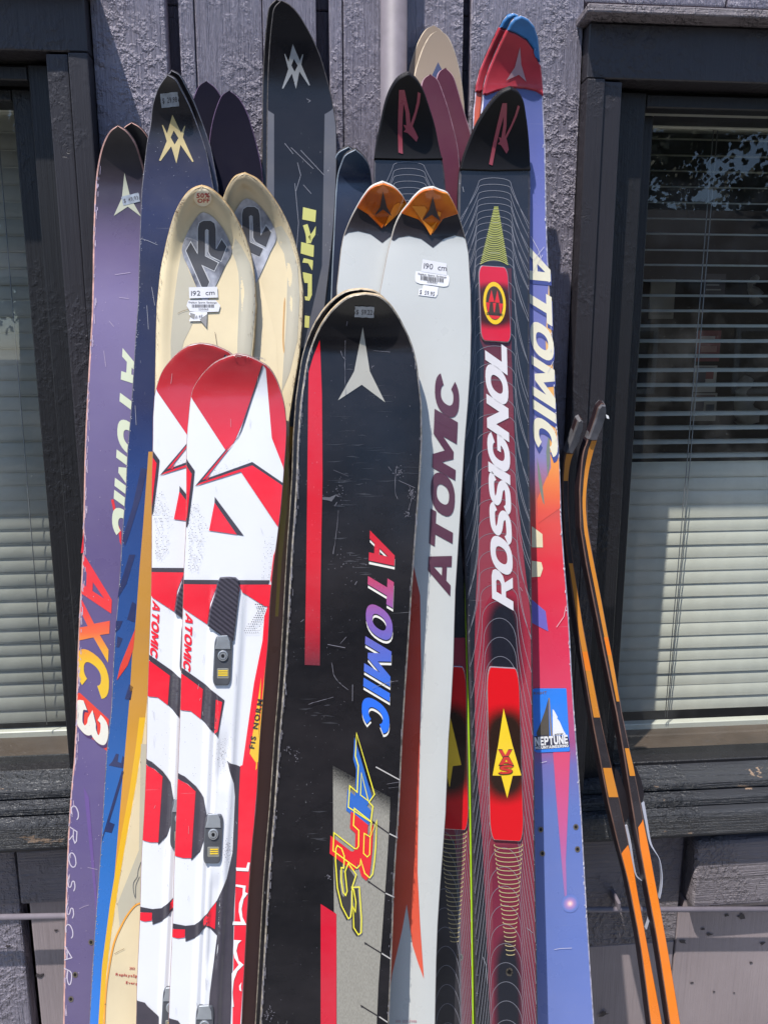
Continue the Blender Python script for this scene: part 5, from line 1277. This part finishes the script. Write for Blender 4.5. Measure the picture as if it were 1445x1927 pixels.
for (xa, ya, xm, ym, xb, yb_) in ((707, 1442.5, 707, 1442.5, 753, 1468), (700, 1545, 732, 1568, 748, 1576), (692, 1657, 725, 1680, 742, 1688), (686, 1773, 718, 1793, 735, 1804), (679, 1891, 713, 1912, 729, 1923)):
    if xm != xa: tkd.line([(xa, ya), (xm, ym)], 2.2).fill([[(xa-1, ya-2), (xa+5, ya+1), (xa+1, ya+4)]])
    tk.line([(xm, ym), (xb, yb_)], 2.2)
tk.done('tick_marks', ink('pale tick print', 'b8b4b0')); tkd.done('tick_marks', I_black)
blu = skimat('red to blue lettering print', ramp=ZR(.142, .226, [(1000, 'c8001e'), (1060, 'c81030'), (1100, 'b0406c'), (1150, '8a58a0'), (1210, '5c62b4'), (1280, '3468cc'), (1330, '1468e0'), (1390, '0a6cec')], 700), rough=.25, scratch=.3, coat=.4)
tp = ((696, 998), (680.5, 1357), (47, 28), (50, 30))
D(c0, 2).text('ATOMIC', *tp, gap=.22, dx=.6, dy=7).done('lettering_shadow', ink('ivory print', 'e4e0d6'))
D(c0, 3).text('ATOMIC', *tp, gap=.22, dx=.3, dy=2.2).done('lettering_shadow', I_black)
D(c0, 4).text('ATOMIC', *tp, gap=.22).done('lettering', blu)
ca = cr(580, 1360, 4.381)
Ao = ca((398, 85), (545, 585), (500, 650), (532, 685), (515, 812), (330, 690), (342, 515), (403, 568), (412, 350), (388, 268)); Ah = ca((437, 410), (495, 640), (430, 590))
Ro = ca((380, 700), (520, 812), (512, 935), (564, 800), (556, 1000), (545, 1130), (530, 1240), (505, 1272), (465, 1235), (432, 1120), (428, 1165), (400, 1192), (205, 1048), (212, 900), (380, 1030), (400, 1032), (414, 1010), (416, 882), (372, 840)); Rh = ca((460, 905), (510, 935), (505, 1080), (485, 1100), (455, 1070))
So = ca((240, 1005), (275, 1030), (297, 1090), (293, 1190), (272, 1185), (272, 1290), (288, 1390), (308, 1415), (320, 1380), (303, 1220), (330, 1150), (395, 1245), (362, 1345), (360, 1500), (350, 1590), (330, 1606), (275, 1500), (240, 1350), (225, 1130), (228, 1030))
S2 = ca((360, 1348), (420, 1345), (438, 1600), (436, 1720), (412, 1738), (375, 1680), (370, 1510), (388, 1548), (392, 1470), (375, 1370))
mv = lambda L, x, y: [(a+x, b+y) for a, b in L]
D(c0, 5).fill([mv(Ao, -4, 7)]).done('letter_shadow', ink('cobalt print', '1f62b8')); D(c0, 6).fill([mv(Ro, -6.5, 5.5)]).done('letter_shadow', ink('scarlet print', 'd81424'))
D(c0, 5).fill([mv(So, -3.4, 4)]).fill([mv(S2, -3.4, 4)]).done('letter_shadow', ink('olive black print', '2c2a28'))
D(c0, 7).line(Ao, 2.1, True).line(Ah, 1.8, True).done('outlined_letter', ink('outline yellow print', 'f2e23a', scratch=.1))
D(c0, 8).line(Ro, 2.1, True).line(Rh, 1.8, True).done('outlined_letter', ink('outline yellow print b', 'f2e23a', scratch=.1))
D(c0, 9).line(So, 2.1, True).done('outlined_letter', ink('outline yellow print c', 'f2e23a', scratch=.1))
D(c0, 9.5).line(S2, 2.1, True).done('outlined_letter', ink('outline yellow print d', 'f2e23a', scratch=.1))
price(c0, 685.5, 586, 36, 21, R(2), '$ 59.22', c=silver_paper)
sc = D(c0, 9.8)
for a in ([(637, 960), (632, 1010), (627, 1042)], [(624, 1245), (629, 1272), (640, 1285), (655, 1297)], [(699, 1294), (720, 1286), (748, 1280)], [(663, 1287), (663, 1318)], [(580, 1325), (600, 1318), (628, 1311)], [(744, 882), (744, 930), (748, 940)], [(750, 905), (780, 918)],
          [(770, 915), (774, 935), (768, 960)], [(654, 603), (652, 612)], [(641, 660), (645, 672), (650, 678)], [(730, 878), (736, 886)], [(627, 885), (656, 897)], [(634, 945), (630, 953)], [(668, 1100), (672, 1094)], [(617, 1212), (650, 1218)], [(566, 1170), (572, 1165)], [(640, 1210), (651, 1198)], [(728, 1474), (752, 1470)], [(730, 1482), (752, 1480)], [(650, 640), (649, 700), (650, 745)], [(702, 660), (734, 663)]): sc.line([(x+random.uniform(-.5, .5), y+random.uniform(-.5, .5)) for x, y in spline(a, 5)], [random.uniform(.15, 1.15) for _ in spline(a, 5)])
D(c0, 3).fill([[(607, 935), (620, 936), (634, 930), (624, 944), (618, 942), (607, 940)]]).done('rub_mark', ink('grey rub mark', '57575c', scratch=.8))
for cx, cyy, s_, n in ((749, 890, 6, 26), (775, 930, 5, 26), (767, 968, 4, 14), (618, 1648, 4, 12), (505, 1905, 7, 30), (560, 1420, 6, 14), (640, 915, 14, 22), (655, 1060, 18, 20), (545, 1410, 5, 12), (700, 690, 2, 4)):
    for _ in range(n):
        x, y = random.gauss(cx, s_*.7), random.gauss(cyy, s_)
        sc.line([(x, y), (x+random.uniform(-2, 2), y+random.uniform(-3, 3))], random.uniform(.4, 1.2))
for _ in range(520):
    y = random.uniform(650, 1920); lf = random.random() < .72
    x = c0.xl(y)+abs(random.gauss(0, 2.2))+1.2 if lf else c0.xr(y)-abs(random.gauss(0, 1.5))-1.2
    sc.line([(x, y), (x+random.uniform(-.8, .8), y+random.uniform(1.5, 14))], random.uniform(.4, 1.1))
for _ in range(170):
    y = random.uniform(620, 1900); x = random.uniform(c0.xl(y)+8, c0.xr(y)-8); sc.dot(x, y, random.uniform(.25, .75))
sc.done('scratches', ink('light scratch', '74727a', scratch=0))
hz = D(c0, 1)
for _ in range(26):
    y = random.gauss(835, 60); x = random.uniform(610, 745); l = random.uniform(12, 60); hz.line([(x, y), (x+l*.5, y+random.uniform(-1, 1.5)), (x+l, y+random.uniform(-2, 2))], [.3, random.uniform(.6, 1.6), .3])
for cx_, cy_, n_ in ((640, 915, 10), (665, 1050, 12), (655, 700, 7), (585, 1330, 7), (600, 1560, 8)):
    for _ in range(n_):
        y = random.gauss(cy_, 22); x = random.gauss(cx_, 18); l = random.uniform(8, 34)
        x = max(x, c0.xl(y)+8); hz.line([(x, y), (x+l*.5, y+random.uniform(-1, 1)), (x+l, y+random.uniform(-2, 2))], [.3, random.uniform(1, 3.5), .3])
hz.done('rub_marks', ink('dull rub mark', '25272c', scratch=0))

# ---- red and white skis in front (X1, X2) -----------------------------
X2_L = [(424, 673), (404.5, 682), (388, 696), (374, 713), (363, 732), (358, 754), (354.7, 787.5), (351, 829), (350.5, 884), (350, 988), (346, 1071), (343.6, 1154), (341, 1265), (338.6, 1348), (336.7, 1400), (332.5, 1511), (328, 1621), (325, 1732), (320, 1843), (317, 1927)]
X2_R = [(468, 670), (487.5, 679.6), (505, 690), (519, 710), (530, 738), (537, 768), (540, 801), (538.6, 843), (535.5, 880), (529, 961), (522, 1016), (515, 1071), (509.5, 1127), (505, 1210), (500, 1265), (493, 1348), (489, 1400), (483, 1511), (475, 1594), (467, 1704), (461, 1815), (455.5, 1927)]
X1_L = [(354.7, 650.5), (335, 663), (318.7, 679.6), (305, 699), (296.5, 721), (291, 744), (288.5, 765), (287.5, 843), (285.5, 905), (285, 1071), (281, 1210), (277, 1334), (276, 1400), (272, 1511), (266, 1621), (263, 1732), (258, 1843), (256, 1927)]
X1_R = [(399, 649), (418, 656), (436, 666), (450, 684), (462, 710), (470, 745), (474, 790), (472, 850), (462, 961), (450, 1071), (440, 1210), (430, 1348), (420, 1511), (410, 1650), (400, 1815), (392, 1927)]
def sstep(a, b, x): t = max(0., min(1., (x-a)/(b-a))); return t*t*(3-2*t)
def xrel(s, px, py):
    u = (px-s.xl(py))/max(1, s.xr(py)-s.xl(py)); v = sstep(1075, 1150, py)*1.0
    r = .0035*(sstep(.30, .375, u)-sstep(.66, .73, u))
    ch = sstep(1360, 1420, py)*(1-.9*(sstep(1455, 1480, py)-sstep(1640, 1670, py)))*(1-.9*(sstep(1800, 1830, py)))
    r -= .0030*ch*(sstep(.47, .51, u)-sstep(.62, .65, u))
    r -= .0020*sstep(1300, 1380, py)*(sstep(.395, .42, u)-sstep(.445, .47, u))
    tip = .0012*(1-min(1, abs(2*u-1))**4)*(1-v)
    rim = 0.0
    return r*v+tip+rim
xm = skimat('glossy white topsheet', 'dedfe4', rough=.16, scratch=.12, speck=.25, coat=.5, dirt=.3)
mx = dict(top=xm, edge=plain('rusty rose edge', '8e6f6c', .5, .1, nz=.4, nscale=120), side=plain('dull rose sidewall', '7d6464', .5))
g = 'pair of red and white skis'
xk1 = Ski('ski', (377, 646), X1_L, X1_R, .1315, .221, 'red and white ski, left rear one of its pair', mx, g, curl=.012, zt=90, relief=xrel, cols=36, step=40, fine=14, inset=1.3)
xk2 = Ski('ski', (446, 666), X2_L, X2_R, .142, .2215, 'red and white ski with metal plate screws, right front one of its pair', mx, g, curl=.012, zt=90, relief=xrel, cols=36, step=40, fine=14, inset=1.3)
redx = ink('bright red topsheet print', 'ea1e34', rough=.16, coat=.5)
redtipx = skimat('dark to bright red print', ramp=ZR(.142, .2215, [(640, 'd04040'), (665, 'c03038'), (720, 'b4222c'), (790, 'd01e2e'), (860, 'ea1e34')], 440), rough=.14, scratch=.2, coat=.6)
grx = ink('graphite topsheet print', '3b3842', rough=.2, coat=.5)
carbon = NB('carbon weave print'); 
wv = carbon.N('ShaderNodeTexWave', wave_type='BANDS', bands_direction='DIAGONAL'); wv.inputs['Scale'].default_value = 95; wv.inputs['Distortion'].default_value = .6
carbon.L(carbon.co((1, 1, 1.0)), wv.inputs['Vector']); carbon.L(carbon.mix(wv.outputs['Fac'], C('2c2a32'), C('4a4650')), carbon.b.inputs['Base Color'])
carbon.b.inputs['Roughness'].default_value = .28; carbon.b.inputs['Coat Weight'].default_value = .5
cxx_ = cr(250, 640, 4.661); cy1 = cr(250, 1000, 4.381); cz = cr(230, 1420, 3.8)
def xprints(k, dx, dy, front):
    # dx, dy: where this ski's print sits relative to the front one (slowly varying with height)
    def S(pts): return [(x+dx(y), y+dy(y)) for x, y in pts]
    P = lambda f: (lambda *p: S(f(*p)))
    a, b, c_ = P(cxx_), P(cy1), P(cz)
    D(k, 2).fill([S([(352, 640), (560, 640), (560, 900), (538, 885)])+a((1320, 1115), (1220, 860), (1168, 250), (1142, 215), (960, 740), (890, 900), (815, 965), (512, 500), (470, 500))], clip=1.5).done('red_tip_print', redtipx)
    # star: left shade line, notch shade line, slim red borders
    D(k, 3).fill([a((1145, 215), (1142, 232), (985, 720), (955, 800), (925, 860), (880, 905), (925, 850), (950, 790), (1130, 225))]).fill([a((815, 965), (845, 955), (620, 1225), (1050, 1070), (1320, 1255), (1318, 1278), (1050, 1100), (600, 1250), (545, 1285))]).done('graphite_print', grx)
    D(k, 4).fill([a((890, 902), (830, 975), (640, 1218), (612, 1228), (845, 945))]).fill([a((590, 1255), (940, 1135), (1050, 1100), (1318, 1278), (1318, 1400), (1275, 1640), (950, 1155), (560, 1277))], clip=1.5).fill([a((660, 1225), (690, 1180), (640, 1228))]).done('red_print', redx)
    D(k, 3).fill([a((470, 1040), (545, 1145), (530, 1300), (490, 1600), (478, 1640), (455, 1640), (455, 1100))], clip=1.3).done('graphite_print', grx)
    D(k, 4).fill([a((455, 1090), (470, 1100), (520, 1175), (500, 1350), (478, 1560), (455, 1560))], clip=1.3).done('red_print', redx)
    D(k, 3).fill([a((722, 1375), (975, 1715), (915, 1705), (720, 1425))]).done('graphite_print', grx)
    D(k, 4).fill([a((720, 1425), (915, 1705), (672, 1670))]).done('red_print', redx)
    # horizontal bar, red block
    D(k, 3).fill([b((400, 398), (1130, 402), (1118, 438), (400, 434))], clip=1.3).done('graphite_print', grx)
    D(k, 4).fill([b((400, 434), (700, 437), (640, 590), (615, 765), (412, 630), (400, 620))], clip=1.3).fill([b((880, 438), (1150, 438), (1200, 90), (1160, 200), (1135, 400), (1150, 430), (1125, 620), (1085, 615), (905, 500))], clip=1.3).done('red_print', redx)
    D(k, 3).text('ATOMIC', S([(350, 1152)])[0], S([(345, 1258)])[0], (13.5, 8.5), gap=.08).done('small_lettering', redx)
    # slanting bands
    D(k, 3).fill([b((395, 1120), (410, 1125), (580, 1245), (760, 1385), (705, 1690), (668, 1650), (620, 1600), (560, 1540), (560, 1290), (395, 1165))], clip=1.3).done('graphite_print', grx)
    D(k, 4).fill([b((395, 1172), (440, 1195), (580, 1300), (562, 1545), (480, 1480), (385, 1470))], clip=1.3).fill([b((690, 1380), (742, 1400), (705, 1640), (675, 1665))]).done('red_print', redx)
    # right side red flank down the ski
    D(k, 2).fill([b((1118, 600), (1180, 560), (1165, 900), (1110, 1000), (1095, 1250), (1075, 1700), (1040, 1926))+c_((975, 100), (950, 400), (915, 850), (895, 1200), (870, 1560), (845, 1926), (840, 2150), (780, 2150), (790, 1926), (800, 1300), (820, 700), (835, 300), (845, 80))+b((905, 1926), (1000, 1250), (1070, 900), (1085, 700))], clip=1.3).done('red_flank', redx)
    D(k, 4).fill([b((1095, 1080), (1085, 1200), (1068, 1500), (1040, 1900), (1010, 1900), (1030, 1926), (965, 1830), (1000, 1600), (1045, 1310), (1060, 1200))+c_((965, 100), (955, 110))], clip=1.0).done('yellow_print', ink('yellow flank print', 'e6b82c'))
    D(k, 6).text('FIS NORM', b((1000, 1790))[0], b((1072, 1385))[0], (-9.5, -1.5), gap=.18, font='bf', bold=.03).done('side_text', ink('charcoal side text', '33302e'))
    # lower: dark swoosh, red panel left
    D(k, 3).fill([c_((395, 130), (450, 155), (530, 225), (585, 300), (608, 420), (600, 560), (560, 690), (495, 757), (500, 640), (525, 260), (470, 205), (395, 170))], clip=1.3).done('graphite_print', grx)
    D(k, 4).fill([c_((395, 172), (470, 210), (527, 262), (505, 600), (497, 738), (440, 738), (380, 722))], clip=1.3).done('red_print', redx)
    D(k, 3).fill([c_((362, 1205), (455, 1222), (520, 1215), (600, 1140), (680, 1040), (750, 880), (790, 700), (808, 300), (800, 200), (750, 42), (845, 85), (835, 300), (828, 600), (800, 1100), (790, 1500), (775, 1926), (775, 2150), (600, 2150), (630, 1700), (680, 1290), (610, 1215), (585, 1240), (520, 1310), (455, 1335), (452, 1248), (362, 1243))], clip=1.3).done('graphite_flank', grx)
    D(k, 4).fill([c_((362, 1245), (452, 1248), (450, 1305), (400, 1312), (362, 1302))], clip=1.3).fill([c_((585, 1170), (675, 1050), (665, 1245), (600, 1205), (582, 1222))]).done('red_print', redx)
    D(k, 3).fill([c_((325, 1880), (400, 1900), (420, 1926), (500, 2000), (500, 2150), (320, 2150))], clip=1.3).done('graphite_print', grx)
    # big outlined letters on the red flank
    o = c_
    D(k, 5).fill([o((815, 805), (888, 808), (900, 768), (915, 770), (905, 832), (818, 828))]).fill([o((815, 925), (885, 935), (880, 980), (900, 990), (870, 1030), (855, 1100), (862, 1160), (890, 1215), (790, 1215), (795, 1190), (850, 1192), (835, 1120), (838, 1060), (862, 1000), (865, 950), (812, 940))]) \
      .fill([o((800, 1322), (855, 1325), (830, 1350), (818, 1400), (835, 1470), (870, 1500), (825, 1545), (800, 1610), (790, 1700), (800, 1800), (785, 1800), (785, 1560), (835, 1500), (805, 1450), (795, 1400))]).fill([o((855, 1625), (838, 1650), (840, 1680), (855, 1690), (850, 1660))]).done('flank_letters', I_white)
    # halftone dots
    d = D(k, 9)
    for _ in range(230):
        t = random.random(); x = 355+random.random()**1.5*38*(1-abs(t-.45)); y = 945+t*130
        if x > 352: x, y = S([(round(x/2.6)*2.6+(round(y/2.8) % 2)*1.3, round(y/2.8)*2.8)])[0]; d.dot(x, y, random.uniform(.45, 1.0))
    for _ in range(90):
        t = random.random(); x = 512-t*10-random.random()**2*18+4; y = 1010+t*85; x, y = S([(round(x/2.6)*2.6, round(y/2.8)*2.8)])[0]
        if x < k.xr(y)-2: d.dot(x, y, random.uniform(.3, .8))
    for i in range(16):
        for j in range(14):
            x = 466+i*3.9+(j % 2)*1.95; y = 1137+j*4.1
            if 484-abs(j-3)*2.0-(j > 8)*4 < x < 501-j*.6 and random.random() < .9: x, y = S([(x-(j*.4), y)])[0]; d.dot(x, y, random.uniform(1.25, 1.7)*(1-.03*j))
    for _ in range(120):
        x, y = random.gauss(419, 6), random.gauss(1415, 18); x, y = S([(x, y)])[0]; d.dot(x, y, random.uniform(.25, .7))
    for _ in range(130):
        y = random.uniform(1350, 1640); x, y = S([(random.uniform(345, 440), y)])[0]; d.dot(x, y, random.uniform(.25, .6))
    for _ in range(70):
        x, y = random.gauss(430, 5), random.gauss(1595, 14); x, y = S([(x, y)])[0]; d.dot(x, y, random.uniform(.3, .8))
    for _ in range(70):
        x = random.uniform(386, 470); y = 905-(x-386)*.22-random.random()*22; x, y = S([(x, y)])[0]; d.dot(x, y, random.uniform(.25, .7))
    d.done('halftone_dots', grx)
    # plug and screws
    plug = b((725, 375), (790, 371), (850, 375), (878, 400), (885, 470), (870, 620), (840, 890), (825, 905), (745, 862), (622, 775), (640, 640), (680, 520), (700, 420))
    raised(k, plug, -.001, .0032, 3.0, 'plate_plug', carbon.m, follow=False)
    for (sx, sy_, q) in (((746, 1060), None, b), ((655, 590), None, c_), ((592, 1950), None, c_)):
        s_ = 1.0; X, Y = q(sx)[0] if False else q((sx[0], sx[1]))[0]
        lp_ = [(X+u*17, Y+v*46) for u, v in rrect(-1, -1, 1, 1, .35, 5)]
        lp_ = [(x+(Y-y)*.05, y) for x, y in lp_]
        raised(k, lp_, -.001, .0030, 2.6, 'screw_plate', plain('dark metal plate', '66686e', .32, .5, nz=.2), follow=False)
        pt_ = [(X-2+u*12+(Y-y_)*0, y_) for u, y_ in ((-1, Y-26), (-.95, Y-44), (-.6, Y-49), (.6, Y-49), (1.0, Y-44), (1.05, Y-26))]
        raised(k, [(X-14, Y-22), (X-11, Y-34), (X-9, Y-47), (X+9, Y-48), (X+14, Y-36), (X+15, Y-22)], .0028, .0040, 1.5, 'screw_plate_top', plain('brushed steel plate', 'b4b8bd', .35, .6, nz=.2), follow=False)
        raised(k, sell(X+1, Y-10, 9.6, 10.2, 20, 2), .0026, .0048, 1.4, 'screw_head', plain('zinc screw', 'c4c7ca', .3, .7, nz=.15), follow=False)
        D(k, 1).fill([sell(X+1, Y-10, 3.4, 3.8, 6, 2)]).done('screw_socket', plain('screw socket', '141416', .5), off=.0049+(k.rel(X, Y)*0))
        D(k, 1).line(sell(X+1, Y-10, 6.8, 7.2, 20, 2), .6, True).done('screw_ring', plain('screw ring', '55585e', .3, .8), off=.0048)
        raised(k, rrect(X-10, Y+14, X+12, Y+33, 2), .0025, .0034, 1.0, 'marker_window', plain('steel window frame', 'a5a396', .3, .5), follow=False)
        yw = D(k, 1)
        for r_ in (0, 1, 2): yw.quad((X-8, Y+17+r_*4), (X+10, Y+17+r_*4), (X+10, Y+19.4+r_*4), (X-8, Y+19.4+r_*4))
        yw.done('yellow_marks', ink('marker yellow', 'f0c828', scratch=0), off=.0036)
    d = D(k, 7)
    for _ in range(26):
        y = random.uniform(700, 1900); x = random.uniform(k.xl(y)+10, k.xr(y)-20); d.line([(x, y), (x+random.uniform(-3, 3), y+random.uniform(4, 22))], random.uniform(.3, .6))
    d.done('scratches', ink('faint grey scratch', 'a8a6aa', scratch=0))
xprints(xk1, lambda y: (-70 if y < 800 else -66+(-.0)*(y-800) if y < 1000 else -62-(y-1000)*.0+(0)), lambda y: -20-max(0, y-900)*.0135, False)
xprints(xk2, lambda y: 0, lambda y: 0, True)
dd = D(xk2, 8)
for _ in range(60):
    y = 668+abs(random.gauss(0, 1.5)); x = random.uniform(440, 500); dd.dot(x, max(y, 666.5)+(x-460)**2*.004*(1 if x > 468 else 0), random.uniform(.3, 1.3))
dd.done('tip_chips', ink('pale chip', 'd8c8c0', scratch=0))
OFF = 0.012
# ------------------------------------------------------------------ black and orange skate skis with binding arms
def skate(label, dep, lean, left, right, tip, oranges, hump, arm):
    """slim ski seen almost edge on; left/right are its pixel edges from the tip down"""
    apex = tip[0]
    mt = dict(top=skimat('black skate ski side '+label[:5], '17151c', rough=.25, scratch=.5, coat=.4), edge=plain('brown worn edge', '6b5148', .5, nz=.4), side=plain('dark brown sidewall', '2c2024', .4))
    k = Ski('skate_ski', apex, left, right, dep, lean, label, mt, 'pair of black and orange skate skis', curl=.03, zt=150, th=.020, cols=4, inset=2.0)
    fl = ink('orange worn print', 'd08420', scratch=1.0, speck=.9); fb = ink('bright orange print', 'f47e08', scratch=.1, rough=.3)
    for i, (loop, bright) in enumerate(oranges): D(k, 2).fill([loop], clip=1.4).done('orange_print', fb if bright else fl)
    raised(k, clipski(k, tip, -.8)[::1], -.012, .003, 2.2, 'tip_cap', plain('grey black tip rubber', '5c5b60', .5, nz=.25, nscale=80))
    # binding heel hump and clear curved arm stand off to the right
    def off(p, dx, n): q = k.hit(*p); return q+Vector((dx, 0, 0))+k.nrm(q)*n
    hv = [off(p, 0, -.004) for p in hump]; hb = [off(p, 0, -.022) for p in hump]; n = len(hump)
    mesh('binding_hump', hv+hb, [tuple(range(n)), tuple(range(n, 2*n))[::-1]]+[(i, n+i, n+(i+1) % n, (i+1) % n) for i in range(n)], plain('black binding plastic', '221f24', .35, nz=.2), k.root)
    sp_ = spline(arm, 6); m = len(sp_)
    ww = [max(1.1, 6.2*(1-i/(m*.55))) if i < m*.5 else 1.2 for i in range(m)]
    v2, t = ribbon2d(sp_, ww)
    F = [off(p, 0, -.004) for p in v2]; G = [off(p, 0, -.010) for p in v2]; N_ = len(v2)
    fs = [tuple(q) for q in t]+[tuple(N_+i for i in q[::-1]) for q in t]
    h_ = N_//2; order = list(range(h_))+list(range(N_-1, h_-1, -1))
    for i in range(len(order)): a, b = order[i], order[(i+1) % len(order)]; fs.append((a, b, N_+b, N_+a))
    mesh('binding_arm', F+G, fs, plain('translucent grey plastic', 'a9abb8', .2, coat=.6), k.root)
    return k
SK1L = [(1092, 788), (1086, 792), (1081, 805), (1072, 832), (1063, 852), (1060, 870), (1058, 900), (1060, 980), (1066, 1050), (1074, 1100), (1086, 1190), (1098, 1262), (1112, 1346), (1130, 1440), (1143, 1508), (1156, 1565), (1167, 1605), (1181, 1660), (1193, 1720), (1207, 1800), (1223.5, 1927)]
SK1R = [(1095, 789), (1096, 796), (1095, 806), (1087, 835), (1080, 852), (1074, 870), (1070, 900), (1071, 980), (1077, 1050), (1085, 1100), (1099, 1190), (1113, 1262), (1129, 1346), (1150, 1440), (1166, 1508), (1178, 1565), (1190, 1620), (1200, 1680), (1211, 1740), (1224, 1810), (1246, 1927)]
def bandof(L, Rr, y0, y1, a, b, n=10):
    def xa(P, y):
        for (x0, ya), (x1, yb) in zip(P, P[1:]):
            if ya <= y <= yb: return x0+(x1-x0)*(y-ya)/(yb-ya)
        return P[-1][0]+(P[-1][0]-P[-2][0])*(y-P[-1][1])/(P[-1][1]-P[-2][1])
    o = []; r_ = []
    for i in range(n+1):
        y = y0+(y1-y0)*i/n; l, r = xa(L, y), xa(Rr, y); o.append((l+(r-l)*a, y)); r_.append((l+(r-l)*b, y))
    return o+r_[::-1]
tip1 = [(1092, 787), (1086, 791), (1082, 803), (1072, 830), (1061, 851), (1076, 854), (1088, 833), (1096, 806), (1097, 793)]
sk1 = skate('narrow black and orange skate ski, left one of its pair', .036, .17, SK1L, SK1R, tip1,
    [(bandof(SK1L, SK1R, 854, 905, .15, 1.0), False), (bandof(SK1L, SK1R, 1060, 1226, .2, .95), False), (bandof(SK1L, SK1R, 1226, 1262, .2, 1.0), True), (bandof(SK1L, SK1R, 1262, 1350, .22, .95), False), (bandof(SK1L, SK1R, 1445, 1500, .15, 1.0)[:], False),
     ([(1168, 1606), (1181, 1590), (1190, 1620), (1211, 1740), (1224, 1810), (1246, 1927), (1256, 1985), (1229, 1985), (1224.5, 1927), (1208, 1800), (1194, 1720), (1182, 1660)], True)],
    [(1158, 1447), (1166, 1455), (1178, 1490), (1187, 1532), (1180, 1548), (1172, 1552), (1160, 1500)], [(1179, 1556), (1187, 1590), (1194, 1632), (1200, 1652), (1211, 1662), (1221, 1682), (1226, 1705), (1225, 1728), (1218, 1752)])
SK2L = [(1130, 761), (1124, 768), (1119, 785), (1111, 810), (1104, 830), (1097, 850), (1092, 890), (1089, 945), (1092, 1000), (1102, 1060), (1112, 1110), (1128, 1190), (1142, 1260), (1155, 1320), (1168, 1390), (1178, 1450), (1192, 1540), (1204, 1600), (1216, 1665), (1232, 1750), (1245, 1830), (1259.6, 1927)]
SK2R = [(1135, 760), (1139, 764), (1139, 778), (1132, 802), (1124, 828), (1117, 850), (1108, 890), (1103, 945), (1107, 1000), (1118, 1060), (1128, 1110), (1143, 1190), (1155, 1250), (1166, 1318), (1180, 1390), (1194, 1450), (1208, 1530), (1222, 1600), (1234, 1665), (1250, 1750), (1264, 1830), (1280, 1927)]
tip2 = [(1131, 759.5), (1125, 767), (1120, 785), (1112, 808), (1105, 826), (1113, 829), (1122, 828), (1133, 802), (1140, 778), (1139.5, 762)]
sk2 = skate('narrow black and orange skate ski, right one of its pair', .046, .175, SK2L, SK2R, tip2,
    [(bandof(SK2L, SK2R, 829, 1010, .42, .98), False), (bandof(SK2L, SK2R, 1010, 1199, .45, 1.0), False), (bandof(SK2L, SK2R, 1199, 1233, .4, 1.0), True), (bandof(SK2L, SK2R, 1233, 1320, .4, 1.0), False), (bandof(SK2L, SK2R, 1408, 1460, .3, 1.0), False),
     ([(1200, 1557), (1211, 1541), (1222, 1600), (1234, 1665), (1250, 1750), (1264, 1830), (1280, 1927), (1290, 1985), (1268, 1985), (1261, 1927), (1246, 1830), (1233, 1750), (1217, 1665), (1205, 1600)], True)],
    [(1192, 1437), (1199, 1447), (1209, 1472), (1214, 1498), (1210, 1512), (1205, 1518), (1196, 1480)], [(1211, 1512), (1218, 1550), (1226, 1590), (1233, 1603), (1242, 1618), (1247, 1642), (1248, 1662), (1246, 1680), (1243, 1694)])
w_ = at(1142, 784, -.05)
mesh('tip_chip', [w_+Vector(v) for v in ((-.002, 0, .003), (.002, .001, .001), (.003, 0, -.003), (-.001, -.001, -.002))], [(0, 1, 2, 3)], plain('white chip plastic', 'd9d9d9', .3), sk2.root)
